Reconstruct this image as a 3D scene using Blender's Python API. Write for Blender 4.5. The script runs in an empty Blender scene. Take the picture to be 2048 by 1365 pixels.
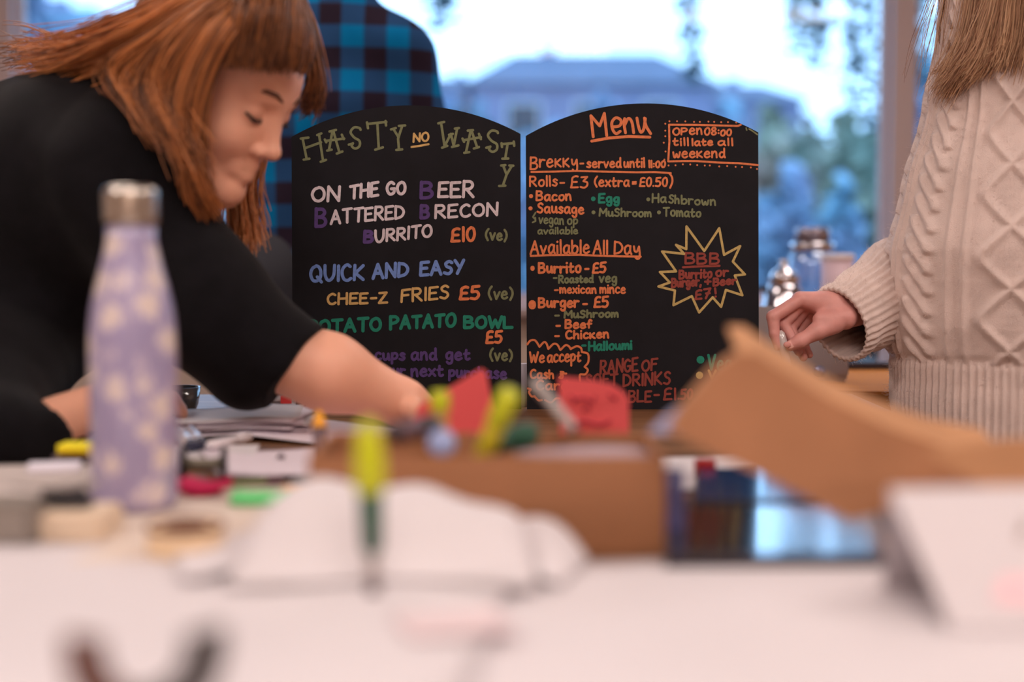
import bpy, bmesh, math, random
import numpy as np
from mathutils import Vector, Matrix
random.seed(7); np.random.seed(7)
S = bpy.context.scene
C = S.collection
PI = math.pi

# ------------------------------------------------------------------ camera
F = 2048 * 50 / 36.0            # focal length in pixels of the 2048 px wide frame
TILT = 0.0600                   # camera looks down by 3.4 degrees
TABLE = 0.74
CAMZ = TABLE + 0.211
cam_d = bpy.data.cameras.new('camera'); cam = bpy.data.objects.new('camera', cam_d); C.objects.link(cam)
cam_d.lens = 50; cam_d.sensor_width = 36; cam_d.clip_start = 0.05; cam_d.clip_end = 500
cam.location = (0, 0, CAMZ); cam.rotation_euler = (PI/2 - TILT, 0, 0)
cam_d.dof.use_dof = True; cam_d.dof.focus_distance = 1.955; cam_d.dof.aperture_fstop = 1.7; cam_d.dof.aperture_blades = 0
S.camera = cam
ct, st = math.cos(TILT), math.sin(TILT)
def P(px, py, d):
    """point seen at pixel (px,py) at distance d along the view axis"""
    u = (px - 1024)/F*d; v = -(py - 682.5)/F*d
    return Vector((u, d*ct + v*st, CAMZ - d*st + v*ct))
def T(px, py, z=TABLE):
    """point on the horizontal plane z seen at a pixel"""
    a = P(px, py, 1.0) - Vector((0, 0, CAMZ)); k = (z - CAMZ)/a.z
    return Vector((a.x*k, a.y*k, z))

# ------------------------------------------------------------------ world, exposure, lights
S.view_settings.view_transform = 'Standard'; S.view_settings.look = 'None'
S.view_settings.exposure = 0.0; S.view_settings.gamma = 1.0; S.view_settings.use_curve_mapping = False
S.cycles.use_denoising = True
S.cycles.max_bounces = 8; S.cycles.transparent_max_bounces = 16; S.cycles.sample_clamp_indirect = 6
S.cycles.caustics_reflective = False; S.cycles.caustics_refractive = False
w = bpy.data.worlds.new('overcast_sky'); S.world = w; w.use_nodes = True
nt = w.node_tree; bg = nt.nodes['Background']
tc = nt.nodes.new('ShaderNodeTexCoord'); nz = nt.nodes.new('ShaderNodeTexNoise'); nz.inputs['Scale'].default_value = 2.0
rp = nt.nodes.new('ShaderNodeValToRGB'); rp.color_ramp.elements[0].color = (0.36, 0.64, 1.0, 1); rp.color_ramp.elements[1].color = (0.46, 0.70, 1.0, 1)
nt.links.new(tc.outputs['Generated'], nz.inputs['Vector']); nt.links.new(nz.outputs['Fac'], rp.inputs['Fac']); nt.links.new(rp.outputs['Color'], bg.inputs['Color'])
bg.inputs['Strength'].default_value = 3.3
def area(name, loc, rot, sx, sy, col, e, portal=False):
    l = bpy.data.lights.new(name, 'AREA'); l.shape = 'RECTANGLE'; l.size = sx; l.size_y = sy; l.color = col; l.energy = e
    o = bpy.data.objects.new(name, l); C.objects.link(o); o.location = loc; o.rotation_euler = rot
    if portal: l.cycles.is_portal = True
    return o
WARM = (1.0, 0.87, 0.80)
LAMPS = [(-1.9, 0.3, 24), (0.1, 0.1, 5), (1.7, 0.6, 22), (-1.2, 2.6, 16), (1.3, 2.9, 12), (0.2, -1.0, 27)]  # last entry: unseen fill lamp added behind the camera to brighten the fronts
for i, (x, y, e) in enumerate(LAMPS):
    area('ceiling_lamp_light', (x, y, 2.55), (0, 0, 0), 1.1, 0.5, WARM, e)
area('window_portal', (0.1, 5.0, 1.64), (PI/2, 0, 0), 6.3, 1.7, (1, 1, 1), 1, True)

# ------------------------------------------------------------------ helpers
def lin(c):
    return tuple((x/255/12.92 if x/255 <= 0.04045 else ((x/255+0.055)/1.055)**2.4) for x in c)
MATS = {}
def mat(name, rgb, rough=0.6, metal=0.0, var=0.0, vscale=8.0, bump=0.0, bscale=60.0, spec=0.5, sheen=0.0, sss=0.0, rgb2=None, coat=0.0):
    if name in MATS: return MATS[name]
    m = bpy.data.materials.new(name); m.use_nodes = True; MATS[name] = m
    n = m.node_tree; b = n.nodes['Principled BSDF']
    c = lin(rgb); b.inputs['Base Color'].default_value = (*c, 1)
    b.inputs['Roughness'].default_value = rough; b.inputs['Metallic'].default_value = metal
    b.inputs['Specular IOR Level'].default_value = spec
    if sheen: b.inputs['Sheen Weight'].default_value = sheen; b.inputs['Sheen Roughness'].default_value = 0.4
    if sss:
        b.inputs['Subsurface Weight'].default_value = sss; b.inputs['Subsurface Radius'].default_value = (0.012, 0.004, 0.002); b.inputs['Subsurface Scale'].default_value = 1.0
    if coat: b.inputs['Coat Weight'].default_value = coat; b.inputs['Coat Roughness'].default_value = min(rough, 0.12)
    t = n.nodes.new('ShaderNodeTexCoord')
    if var or rgb2:
        z = n.nodes.new('ShaderNodeTexNoise'); z.inputs['Scale'].default_value = vscale; z.inputs['Detail'].default_value = 4
        n.links.new(t.outputs['Object'], z.inputs['Vector'])
        r = n.nodes.new('ShaderNodeValToRGB'); c2 = lin(rgb2) if rgb2 else tuple(x*(1-var) for x in c); c3 = c if rgb2 else tuple(min(1, x*(1+var)) for x in c)
        r.color_ramp.elements[0].position = 0.35; r.color_ramp.elements[1].position = 0.65
        r.color_ramp.elements[0].color = (*c2, 1); r.color_ramp.elements[1].color = (*c3, 1)
        n.links.new(z.outputs['Fac'], r.inputs['Fac']); n.links.new(r.outputs['Color'], b.inputs['Base Color'])
    if bump:
        z = n.nodes.new('ShaderNodeTexNoise'); z.inputs['Scale'].default_value = bscale; z.inputs['Detail'].default_value = 3
        n.links.new(t.outputs['Object'], z.inputs['Vector'])
        q = n.nodes.new('ShaderNodeBump'); q.inputs['Strength'].default_value = bump; q.inputs['Distance'].default_value = 0.002
        n.links.new(z.outputs['Fac'], q.inputs['Height']); n.links.new(q.outputs['Normal'], b.inputs['Normal'])
    return m
def link(name, me, m=None, parent=None, smooth=False, loc=None):
    o = bpy.data.objects.new(name, me); C.objects.link(o)
    if m: me.materials.append(m)
    if smooth: me.polygons.foreach_set('use_smooth', [True]*len(me.polygons))
    if parent is not None:
        o.parent = parent
    if loc is not None: o.location = loc
    return o
def meshobj(name, verts, faces, m=None, parent=None, smooth=False, world=True):
    """verts in world coordinates when world is True and the parent is an Empty at some location"""
    me = bpy.data.meshes.new(name)
    me.from_pydata([tuple(v) for v in verts], [], [tuple(f) for f in faces]); me.update()
    o = link(name, me, m, parent, smooth)
    if parent is not None and world:
        q = parent; off = Vector((0, 0, 0))
        while q is not None: off += Vector(q.location); q = q.parent
        o.location = -off
    return o
def bmobj(name, bm, m=None, parent=None, smooth=False, world=True):
    me = bpy.data.meshes.new(name); bmesh.ops.recalc_face_normals(bm, faces=bm.faces); bm.to_mesh(me); bm.free()
    o = link(name, me, m, parent, smooth)
    if parent is not None and world:
        q = parent; off = Vector((0, 0, 0))
        while q is not None: off += Vector(q.location); q = q.parent
        o.location = -off
    return o
def tag(o, label, cat, group=None, kind=None):
    o['label'] = label
    if cat: o['category'] = cat
    if group: o['group'] = group
    if kind: o['kind'] = kind
    return o
def empty(name, loc, label, cat, group=None, rz=0):
    o = bpy.data.objects.new(name, None); C.objects.link(o); o.location = loc; o.rotation_euler = (0, 0, rz); o.empty_display_size = 0.05
    return tag(o, label, cat, group)
def box(bm, c, s, M=None, bev=0.0):
    r = bmesh.ops.create_cube(bm, size=1.0); vs = r['verts']
    for v in vs: v.co = Vector((v.co.x*s[0], v.co.y*s[1], v.co.z*s[2]))
    if bev:
        es = list({e for v in vs for e in v.link_edges})
        q = bmesh.ops.bevel(bm, geom=es, offset=bev, segments=2, affect='EDGES'); vs = list({v for f in q['faces'] for v in f.verts} | {v for v in vs if v.is_valid})
        vs = [v for v in vs if v.is_valid]
    for v in vs:
        p = v.co.copy()
        if M is not None: p = M @ p
        v.co = p + Vector(c)
    return vs
def boxobj(name, c, s, m, parent=None, M=None, bev=0.0, world=True):
    bm = bmesh.new(); box(bm, c, s, M, bev); return bmobj(name, bm, m, parent, world=world)
def tube(bm, pts, rad, n=10, caps=True):
    pts = [Vector(p) for p in pts]
    if not hasattr(rad, '__len__'): rad = [rad]*len(pts)
    rings = []; prev = None
    for i, p in enumerate(pts):
        t = (pts[min(i+1, len(pts)-1)] - pts[max(i-1, 0)]).normalized()
        if prev is None:
            a = Vector((0, 0, 1)) if abs(t.z) < 0.9 else Vector((1, 0, 0)); x = t.cross(a).normalized()
        else: x = (prev - t*prev.dot(t)).normalized()
        prev = x; y = t.cross(x)
        rings.append([bm.verts.new(p + (x*math.cos(2*PI*k/n) + y*math.sin(2*PI*k/n))*rad[i]) for k in range(n)])
    for a, b in zip(rings, rings[1:]):
        for k in range(n): bm.faces.new((a[k], a[(k+1) % n], b[(k+1) % n], b[k]))
    if caps: bm.faces.new(rings[0][::-1]); bm.faces.new(rings[-1])
def lathe(bm, prof, n=32, M=None, c=(0, 0, 0)):
    rings = []
    for r, z in prof:
        ring = []
        for k in range(n):
            p = Vector((max(r, 1e-5)*math.cos(2*PI*k/n), max(r, 1e-5)*math.sin(2*PI*k/n), z))
            if M is not None: p = M @ p
            ring.append(bm.verts.new(p + Vector(c)))
        rings.append(ring)
    for a, b in zip(rings, rings[1:]):
        for k in range(n): bm.faces.new((a[k], a[(k+1) % n], b[(k+1) % n], b[k]))
    bm.faces.new(rings[0][::-1]); bm.faces.new(rings[-1])
def axis_mat(d):
    d = Vector(d).normalized(); return d.to_track_quat('Z', 'Y').to_matrix()
def latheobj(name, prof, m, parent=None, n=32, M=None, c=(0, 0, 0), world=True):
    bm = bmesh.new(); lathe(bm, prof, n, M, c); o = bmobj(name, bm, m, parent, True, world)
    return o
def struct(o): o['kind'] = 'structure'; return o

# ---------------------------------------------------------------- implicit surfaces (one continuous skin)
class Field:
    def __init__(s, lo, hi, res):
        s.lo = np.array(lo, np.float32); s.res = res
        s.n = np.maximum(2, np.ceil((np.array(hi)-np.array(lo))/res).astype(int)+1)
        s.v = np.full(tuple(s.n), 1.0, np.float32)
    def sub(s, lo, hi):
        a = np.maximum(0, np.floor((np.array(lo)-s.lo)/s.res).astype(int)); b = np.minimum(s.n, np.ceil((np.array(hi)-s.lo)/s.res).astype(int)+1)
        if np.any(b <= a): return None, None
        g = [s.lo[i] + s.res*np.arange(a[i], b[i], dtype=np.float32) for i in range(3)]
        X = np.meshgrid(*g, indexing='ij')
        return (slice(a[0], b[0]), slice(a[1], b[1]), slice(a[2], b[2])), X
    def mix(s, sl, d, k, op):
        a = s.v[sl]
        if op == 'add':
            if k > 0:
                h = np.maximum(k-np.abs(a-d), 0)/k; s.v[sl] = np.minimum(a, d) - h*h*k*0.25
            else: s.v[sl] = np.minimum(a, d)
        else:
            if k > 0:
                h = np.maximum(k-np.abs(a+d), 0)/k; s.v[sl] = np.maximum(a, -d) + h*h*k*0.25
            else: s.v[sl] = np.maximum(a, -d)
    def cap(s, a, b, ra, rb, k=0.01, op='add', cut=None, flat=None):
        a = np.array(a, float); b = np.array(b, float); m = max(ra, rb)+k+s.res*3
        sl, X = s.sub(np.minimum(a, b)-m, np.maximum(a, b)+m)
        if sl is None: return
        ab = b-a; L = float(ab@ab)+1e-12
        px, py, pz = X[0]-a[0], X[1]-a[1], X[2]-a[2]
        t = np.clip((px*ab[0]+py*ab[1]+pz*ab[2])/L, 0, 1)
        dx, dy, dz = px-t*ab[0], py-t*ab[1], pz-t*ab[2]
        if flat is not None:      # flatten along a direction by a factor
            f, q = np.array(flat[0], float), flat[1]; f = f/np.linalg.norm(f)
            c = dx*f[0]+dy*f[1]+dz*f[2]; g = (1/q-1)*c
            dx, dy, dz = dx+g*f[0], dy+g*f[1], dz+g*f[2]
        d = np.sqrt(dx*dx+dy*dy+dz*dz) - (ra+(rb-ra)*t)
        if cut is not None:
            c, n = np.array(cut[0], float), np.array(cut[1], float); n = n/np.linalg.norm(n)
            d = np.maximum(d, (X[0]-c[0])*n[0]+(X[1]-c[1])*n[1]+(X[2]-c[2])*n[2])
        s.mix(sl, d.astype(np.float32), k, op)
    def ell(s, c, r, R=None, k=0.01, op='add'):
        c = np.array(c, float); r = np.array(r, float); m = r.max()+k+s.res*3
        sl, X = s.sub(c-m, c+m)
        if sl is None: return
        q = [X[i]-c[i] for i in range(3)]
        if R is not None:
            R = np.array(R); q = [R[0][j]*q[0]+R[1][j]*q[1]+R[2][j]*q[2] for j in range(3)]
        k0 = np.sqrt(sum((q[i]/r[i])**2 for i in range(3))); k1 = np.sqrt(sum((q[i]/r[i]**2)**2 for i in range(3)))+1e-9
        s.mix(sl, (k0*(k0-1)/k1).astype(np.float32), k, op)
    def warp(s, fn):
        g = [s.lo[i] + s.res*np.arange(s.n[i], dtype=np.float32) for i in range(3)]
        X = np.meshgrid(*g, indexing='ij', sparse=True); s.v = s.v + fn(*X).astype(np.float32)
    def mesh(s):
        v = s.v; n = v.shape
        v[0] = v[-1] = 1; v[:, 0] = v[:, -1] = 1; v[:, :, 0] = v[:, :, -1] = 1
        ins = v < 0
        def cr(ax):
            A = [slice(None)]*3; B = [slice(None)]*3; A[ax] = slice(0, -1); B[ax] = slice(1, None)
            return ins[tuple(A)] != ins[tuple(B)], v[tuple(A)], v[tuple(B)]
        N = n[0]*n[1]*n[2]; acc = {}
        sh = (n[0]-1, n[1]-1, n[2]-1)
        cnt = np.zeros(sh, np.int8); any_ = None
        # active cells
        c8 = sum(ins[i:i+sh[0], j:j+sh[1], k:k+sh[2]].astype(np.int8) for i in (0, 1) for j in (0, 1) for k in (0, 1))
        act = np.argwhere((c8 > 0) & (c8 < 8)); ids = np.full(sh, -1, np.int32); ids[act[:, 0], act[:, 1], act[:, 2]] = np.arange(len(act))
        pos = np.zeros((len(act), 3)); num = np.zeros(len(act))
        for ax in range(3):
            o = [(ax+1) % 3, (ax+2) % 3]
            for i in (0, 1):
                for j in (0, 1):
                    off = np.zeros(3, int); off[o[0]] = i; off[o[1]] = j; a = act+off; b = a.copy(); b[:, ax] += 1
                    va = v[a[:, 0], a[:, 1], a[:, 2]]; vb = v[b[:, 0], b[:, 1], b[:, 2]]
                    m = (va < 0) != (vb < 0); t = np.where(m, va/(np.where(m, va-vb, 1)), 0)
                    p = off[None, :].repeat(len(act), 0).astype(float); p[:, ax] += t
                    pos[m] += p[m]; num[m] += 1
        pos = pos/np.maximum(num, 1)[:, None]
        V = s.lo + s.res*(act+pos)
        Fs = []
        for ax in range(3):
            m, va, vb = cr(ax); e = np.argwhere(m); o0, o1 = (ax+1) % 3, (ax+2) % 3
            e = e[(e[:, o0] > 0) & (e[:, o1] > 0) & (e[:, o0] < sh[o0]) & (e[:, o1] < sh[o1])]
            d0 = np.zeros(3, int); d0[o0] = 1; d1 = np.zeros(3, int); d1[o1] = 1
            q = [e, e-d0, e-d0-d1, e-d1]; q = np.stack([ids[x[:, 0], x[:, 1], x[:, 2]] for x in q], 1)
            inside = ins[e[:, 0], e[:, 1], e[:, 2]]; q[~inside] = q[~inside][:, ::-1]
            Fs.append(q)
        return V, np.concatenate(Fs)
def fast_mesh(name, V, Q):
    me = bpy.data.meshes.new(name); me.vertices.add(len(V)); me.vertices.foreach_set('co', np.asarray(V, np.float32).ravel())
    me.loops.add(Q.size); me.loops.foreach_set('vertex_index', Q.astype(np.int32).ravel())
    me.polygons.add(len(Q)); me.polygons.foreach_set('loop_start', np.arange(0, Q.size, Q.shape[1], dtype=np.int32))
    me.polygons.foreach_set('loop_total', np.full(len(Q), Q.shape[1], dtype=np.int32)) if bpy.app.version < (4, 1) else None
    me.update(calc_edges=True); me.validate(); me.polygons.foreach_set('use_smooth', [True]*len(me.polygons)); return me
def fieldobj(name, fields, m, parent):
    Vs, Qs, n = [], [], 0
    for f in fields:
        V, Q = f.mesh(); Vs.append(V); Qs.append(Q+n); n += len(V)
    me = fast_mesh(name, np.concatenate(Vs), np.concatenate(Qs))
    o = link(name, me, m, parent); off = Vector((0, 0, 0)); q = parent
    while q is not None: off += Vector(q.location); q = q.parent
    o.location = -off
    return o
def hairobj(name, strands, m, parent, r0=0.0006, r1=0.0001):
    tones = [s[1] if isinstance(s, tuple) else 0.5 for s in strands]; strands = [s[0] if isinstance(s, tuple) else s for s in strands]
    cu = bpy.data.hair_curves.new(name); cu.add_curves([len(s) for s in strands])
    pts = np.concatenate([np.asarray(s, np.float32) for s in strands]); cu.attributes['position'].data.foreach_set('vector', pts.ravel())
    rad = np.concatenate([np.linspace(r0, r1, len(s)) for s in strands]).astype(np.float32)
    a = cu.attributes.get('radius') or cu.attributes.new('radius', 'FLOAT', 'POINT'); a.data.foreach_set('value', rad)
    tn = cu.attributes.new('tone', 'FLOAT', 'CURVE'); tn.data.foreach_set('value', np.array(tones, np.float32))
    cu.materials.append(m); o = bpy.data.objects.new(name, cu); C.objects.link(o); o.parent = parent; off = Vector((0, 0, 0)); q = parent
    while q is not None: off += Vector(q.location); q = q.parent
    o.location = -off; o['kind'] = 'stuff'
    return o
def crom(p, per=8):
    p = np.array(p, float); q = np.vstack([2*p[0]-p[1], p, 2*p[-1]-p[-2]]); out = []
    for i in range(1, len(q)-2):
        for t in np.linspace(0, 1, per, endpoint=False):
            a, b, c, d = q[i-1], q[i], q[i+1], q[i+2]
            out.append(0.5*((2*b)+(c-a)*t+(2*a-5*b+4*c-d)*t*t+(3*b-a-3*c+d)*t**3))
    out.append(q[-2]); return np.array(out)

# ================================================================== THE ROOM
WIN_Y = 5.05
XL, XR, YF, CEIL = -3.3, 3.4, -1.6, 2.7
m_floor = mat('grey_brown_floor', (120, 96, 84), 0.5, var=0.12, vscale=3)
m_wall = mat('warm_beige_wall_paint', (206, 184, 168), 0.85, var=0.04)
m_ceil = mat('white_ceiling_paint', (225, 215, 208), 0.9)
m_frame = mat('pale_painted_window_frame', (205, 180, 176), 0.5)
struct(boxobj('floor', ((XL+XR)/2, (YF+WIN_Y)/2, -0.05), (XR-XL+0.4, WIN_Y-YF+0.4, 0.1), m_floor))
struct(boxobj('ceiling', ((XL+XR)/2, (YF+WIN_Y)/2, CEIL+0.05), (XR-XL+0.4, WIN_Y-YF+0.4, 0.1), m_ceil))
struct(boxobj('wall_left', (XL-0.05, (YF+WIN_Y)/2, CEIL/2), (0.1, WIN_Y-YF, CEIL), m_wall))
struct(boxobj('wall_right', (XR+0.05, (YF+WIN_Y)/2, CEIL/2), (0.1, WIN_Y-YF, CEIL), m_wall))
struct(boxobj('wall_front', ((XL+XR)/2, YF-0.05, CEIL/2), (XR-XL, 0.1, CEIL), m_wall))
SILL, HEAD = 0.775, 2.5
wb = bpy.data.objects.new('wall_back', None); C.objects.link(wb); wb['kind'] = 'structure'
boxobj('lower_panel', ((XL+XR)/2, WIN_Y+0.1, SILL/2), (XR-XL, 0.2, SILL), m_wall, wb)
boxobj('upper_panel', ((XL+XR)/2, WIN_Y+0.1, (HEAD+CEIL)/2), (XR-XL, 0.2, CEIL-HEAD), m_wall, wb)
boxobj('end_panel', (XL+0.06, WIN_Y+0.1, (HEAD+SILL)/2), (0.12, 0.2, HEAD-SILL), m_wall, wb)
boxobj('end_panel', (XR-0.06, WIN_Y+0.1, (HEAD+SILL)/2), (0.12, 0.2, HEAD-SILL), m_wall, wb)
struct(boxobj('trim_1', ((XL+XR)/2, WIN_Y-0.04, SILL-0.012), (XR-XL, 0.16, 0.03), m_frame)); bpy.data.objects['trim_1']['label'] = 'pale window sill under the wide windows'
struct(boxobj('baseboard_back', ((XL+XR)/2, WIN_Y-0.01, 0.05), (XR-XL, 0.02, 0.1), m_frame))
# clear glass: mostly see-through with a weak mirror reflection
m_glass = bpy.data.materials.new('window_glass'); m_glass.use_nodes = True; g = m_glass.node_tree; g.nodes.clear()
go = g.nodes.new('ShaderNodeOutputMaterial'); gm = g.nodes.new('ShaderNodeMixShader'); gt = g.nodes.new('ShaderNodeBsdfTransparent'); gg = g.nodes.new('ShaderNodeBsdfGlossy')
gt.inputs['Color'].default_value = (0.93, 0.97, 1.0, 1); gg.inputs['Roughness'].default_value = 0.02; gm.inputs['Fac'].default_value = 0.015
g.links.new(gt.outputs[0], gm.inputs[1]); g.links.new(gg.outputs[0], gm.inputs[2]); g.links.new(gm.outputs[0], go.inputs['Surface'])
def mullx(px): return P(px, 300, WIN_Y).x
PIL = [(XL+0.12, XL+0.18), (-1.86, mullx(36)), (mullx(1776), mullx(1819)), (XR-0.18, XR-0.12)]
for i in range(3):
    x0, x1 = PIL[i][1], PIL[i+1][0]
    wn = bpy.data.objects.new('window_%d' % (i+1), None); C.objects.link(wn); wn['kind'] = 'structure'
    wn['label'] = ['left window pane beside the thick pale mullion', 'wide middle window behind the two menu boards', 'right window beside the woman in the cream sweater'][i]
    boxobj('pane', ((x0+x1)/2, WIN_Y+0.06, (SILL+HEAD)/2), (x1-x0, 0.008, HEAD-SILL), m_glass, wn)
    for nm, cx, cz, sx, sz in (('frame_rail', (x0+x1)/2, SILL+0.02, x1-x0, 0.04), ('frame_rail', (x0+x1)/2, HEAD-0.02, x1-x0, 0.04), ('frame_stile', x0+0.012, (SILL+HEAD)/2, 0.024, HEAD-SILL), ('frame_stile', x1-0.012, (SILL+HEAD)/2, 0.024, HEAD-SILL)):
        boxobj(nm, (cx, WIN_Y+0.06, cz), (sx, 0.05, sz), m_frame, wn, bev=0.004)
for i, (a, b) in enumerate(PIL):
    o = struct(boxobj('trim_%d' % (i+2), ((a+b)/2, WIN_Y+0.05, (SILL+HEAD)/2), (b-a, 0.14, HEAD-SILL), m_frame, bev=0.006)); o['label'] = 'pale vertical window mullion'
m_lampglass = mat('lamp_diffuser', (255, 235, 215), 0.5); b = m_lampglass.node_tree.nodes['Principled BSDF']; b.inputs['Emission Color'].default_value = (*WARM, 1); b.inputs['Emission Strength'].default_value = 3.0
m_lampmetal = mat('white_lamp_housing', (225, 225, 225), 0.4)
LP = ['above the left end of the table', 'above the camera end of the table', 'above the right side of the room', 'in front of the left window', 'in front of the right window', 'added unseen behind the camera as front fill']
for i, (x, y, e) in enumerate(LAMPS):
    t = empty('ceiling_lamp', (x, y, 2.6), 'rectangular warm white ceiling lamp ' + LP[i], 'lamp', 'ceiling lamps')
    boxobj('housing', (x, y, 2.65), (1.2, 0.6, 0.1), m_lampmetal, t, bev=0.01); boxobj('diffuser', (x, y, 2.59), (1.1, 0.5, 0.02), m_lampglass, t)

# ================================================================== OUTSIDE
def gz(x, y):
    if y < 34: return -0.3-0.02*(y-5.4)
    return -0.9+0.095*(y-34)+0.9*(math.sin(x*0.21+1)+math.sin(y*0.17+x*0.11)+0.6*math.sin(x*0.45+2))*min(1, (y-34)/12)
def ground(name, y0, y1, z, m, x0=-60, x1=60, amp=0.0, n=40, slope=0.0):
    vs, fs = [], []
    for j in range(n+1):
        for i in range(n+1):
            x = x0+(x1-x0)*i/n; y = y0+(y1-y0)*j/n; h = gz(x, y)
            vs.append((x, y, h))
    for j in range(n):
        for i in range(n): a = j*(n+1)+i; fs.append((a, a+1, a+n+2, a+n+1))
    return meshobj(name, vs, fs, m, smooth=True)
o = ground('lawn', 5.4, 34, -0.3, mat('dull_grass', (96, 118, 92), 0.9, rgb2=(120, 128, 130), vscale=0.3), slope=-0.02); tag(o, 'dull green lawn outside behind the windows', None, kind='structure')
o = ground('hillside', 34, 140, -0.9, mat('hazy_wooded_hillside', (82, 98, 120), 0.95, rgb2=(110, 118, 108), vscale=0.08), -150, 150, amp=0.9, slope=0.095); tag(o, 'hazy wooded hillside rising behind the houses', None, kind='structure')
o = boxobj('terrace', (0, 7.2, -0.12), (40, 3.6, 0.3), mat('pale_paving', (140, 138, 146), 0.8, var=0.1)); tag(o, 'pale paved terrace outside the windows', None, kind='structure')
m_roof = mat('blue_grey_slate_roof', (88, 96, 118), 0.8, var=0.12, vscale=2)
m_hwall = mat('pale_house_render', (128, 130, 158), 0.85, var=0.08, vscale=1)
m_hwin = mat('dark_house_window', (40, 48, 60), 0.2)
m_fr = mat('white_house_window_frame', (190, 190, 195), 0.5)
def house(label, px0, px1, pyr, pyb, d, hip, depth=9):
    """hip-roofed house: ridge between px0..px1 at row pyr, eaves one hip further out, base near row pyb"""
    a, b2 = P(px0, pyr, d), P(px1, pyr, d); zb = min(gz(a.x, d-5), gz(b2.x, d-5), gz(a.x, d+5))-0.3; ze = a.z-hip
    x0, x1 = a.x-hip*1.1, b2.x+hip*1.1; y0, y1 = d-depth/2, d+depth/2
    t = empty('house', ((x0+x1)/2, d, zb), label, 'house')
    boxobj('walls', ((x0+x1)/2, d, (zb+ze)/2), (x1-x0-0.6, depth-0.6, ze-zb), m_hwall, t)
    vs = [(x0, y0, ze), (x1, y0, ze), (x1, y1, ze), (x0, y1, ze), (a.x, d, a.z), (b2.x, d, b2.z)]
    meshobj('roof', vs, [(0, 1, 5, 4), (1, 2, 5), (2, 3, 4, 5), (3, 0, 4), (0, 3, 2, 1)], m_roof, t)
    boxobj('chimney', (a.x+1.2, d, a.z-0.1), (0.6, 0.6, 0.7), m_hwall, t)
    n = max(2, int((x1-x0)/2.6))
    for k in range(n):
        cx = x0+0.9+(x1-x0-1.8)*(k+0.5)/n
        for cz in (ze-1.2, zb+1.3):
            if cz < zb+0.8: continue
            f = boxobj('window', (cx, y0+0.28, cz), (1.2, 0.12, 1.3), m_fr, t); boxobj('pane', (cx, y0+0.2, cz), (1.0, 0.08, 1.1), m_hwin, f)
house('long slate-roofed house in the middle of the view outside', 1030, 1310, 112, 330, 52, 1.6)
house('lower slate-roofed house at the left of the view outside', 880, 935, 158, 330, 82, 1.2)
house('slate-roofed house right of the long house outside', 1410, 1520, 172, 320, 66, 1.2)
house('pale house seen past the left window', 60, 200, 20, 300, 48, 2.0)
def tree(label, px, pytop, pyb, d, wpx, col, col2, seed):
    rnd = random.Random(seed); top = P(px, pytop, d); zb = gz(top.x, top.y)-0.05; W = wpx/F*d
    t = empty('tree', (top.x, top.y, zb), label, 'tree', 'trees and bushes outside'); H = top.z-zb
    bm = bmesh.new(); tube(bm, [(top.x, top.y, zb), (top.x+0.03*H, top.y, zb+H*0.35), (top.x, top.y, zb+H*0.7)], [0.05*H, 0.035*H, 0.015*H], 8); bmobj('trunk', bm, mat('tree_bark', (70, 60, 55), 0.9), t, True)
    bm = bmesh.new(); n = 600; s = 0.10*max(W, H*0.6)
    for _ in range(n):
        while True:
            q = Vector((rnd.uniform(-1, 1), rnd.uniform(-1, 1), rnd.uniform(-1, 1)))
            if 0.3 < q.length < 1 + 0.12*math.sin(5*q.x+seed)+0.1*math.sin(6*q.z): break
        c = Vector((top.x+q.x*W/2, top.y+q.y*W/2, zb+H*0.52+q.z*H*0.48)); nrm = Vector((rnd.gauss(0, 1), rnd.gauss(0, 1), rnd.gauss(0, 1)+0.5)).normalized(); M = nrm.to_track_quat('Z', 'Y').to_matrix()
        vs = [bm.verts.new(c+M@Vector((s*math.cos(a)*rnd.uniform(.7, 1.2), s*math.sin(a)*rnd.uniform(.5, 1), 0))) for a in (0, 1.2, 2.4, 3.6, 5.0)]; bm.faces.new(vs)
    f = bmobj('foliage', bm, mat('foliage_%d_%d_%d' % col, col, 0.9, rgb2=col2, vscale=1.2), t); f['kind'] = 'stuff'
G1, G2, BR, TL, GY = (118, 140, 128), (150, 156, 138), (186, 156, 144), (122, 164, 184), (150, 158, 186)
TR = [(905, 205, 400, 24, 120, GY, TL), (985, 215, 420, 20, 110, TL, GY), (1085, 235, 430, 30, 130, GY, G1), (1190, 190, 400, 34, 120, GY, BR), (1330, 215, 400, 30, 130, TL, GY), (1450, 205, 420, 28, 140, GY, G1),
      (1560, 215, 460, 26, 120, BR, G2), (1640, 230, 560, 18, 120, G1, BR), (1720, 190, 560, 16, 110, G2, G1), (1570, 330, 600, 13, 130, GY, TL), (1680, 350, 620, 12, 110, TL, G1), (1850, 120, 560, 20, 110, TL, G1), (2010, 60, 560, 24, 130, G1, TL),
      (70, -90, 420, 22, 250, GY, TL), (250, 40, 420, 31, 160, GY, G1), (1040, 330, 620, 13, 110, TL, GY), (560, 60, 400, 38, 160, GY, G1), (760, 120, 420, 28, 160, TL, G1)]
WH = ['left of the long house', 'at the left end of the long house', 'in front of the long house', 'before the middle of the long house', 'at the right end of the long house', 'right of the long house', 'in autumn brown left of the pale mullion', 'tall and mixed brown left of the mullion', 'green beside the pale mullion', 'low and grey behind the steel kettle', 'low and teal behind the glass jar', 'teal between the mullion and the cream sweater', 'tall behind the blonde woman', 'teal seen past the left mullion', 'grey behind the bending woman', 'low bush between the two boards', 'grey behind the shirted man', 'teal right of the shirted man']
for i, a in enumerate(TR): tree('blurred tree outside ' + WH[i], *a, seed=i+3)
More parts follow.
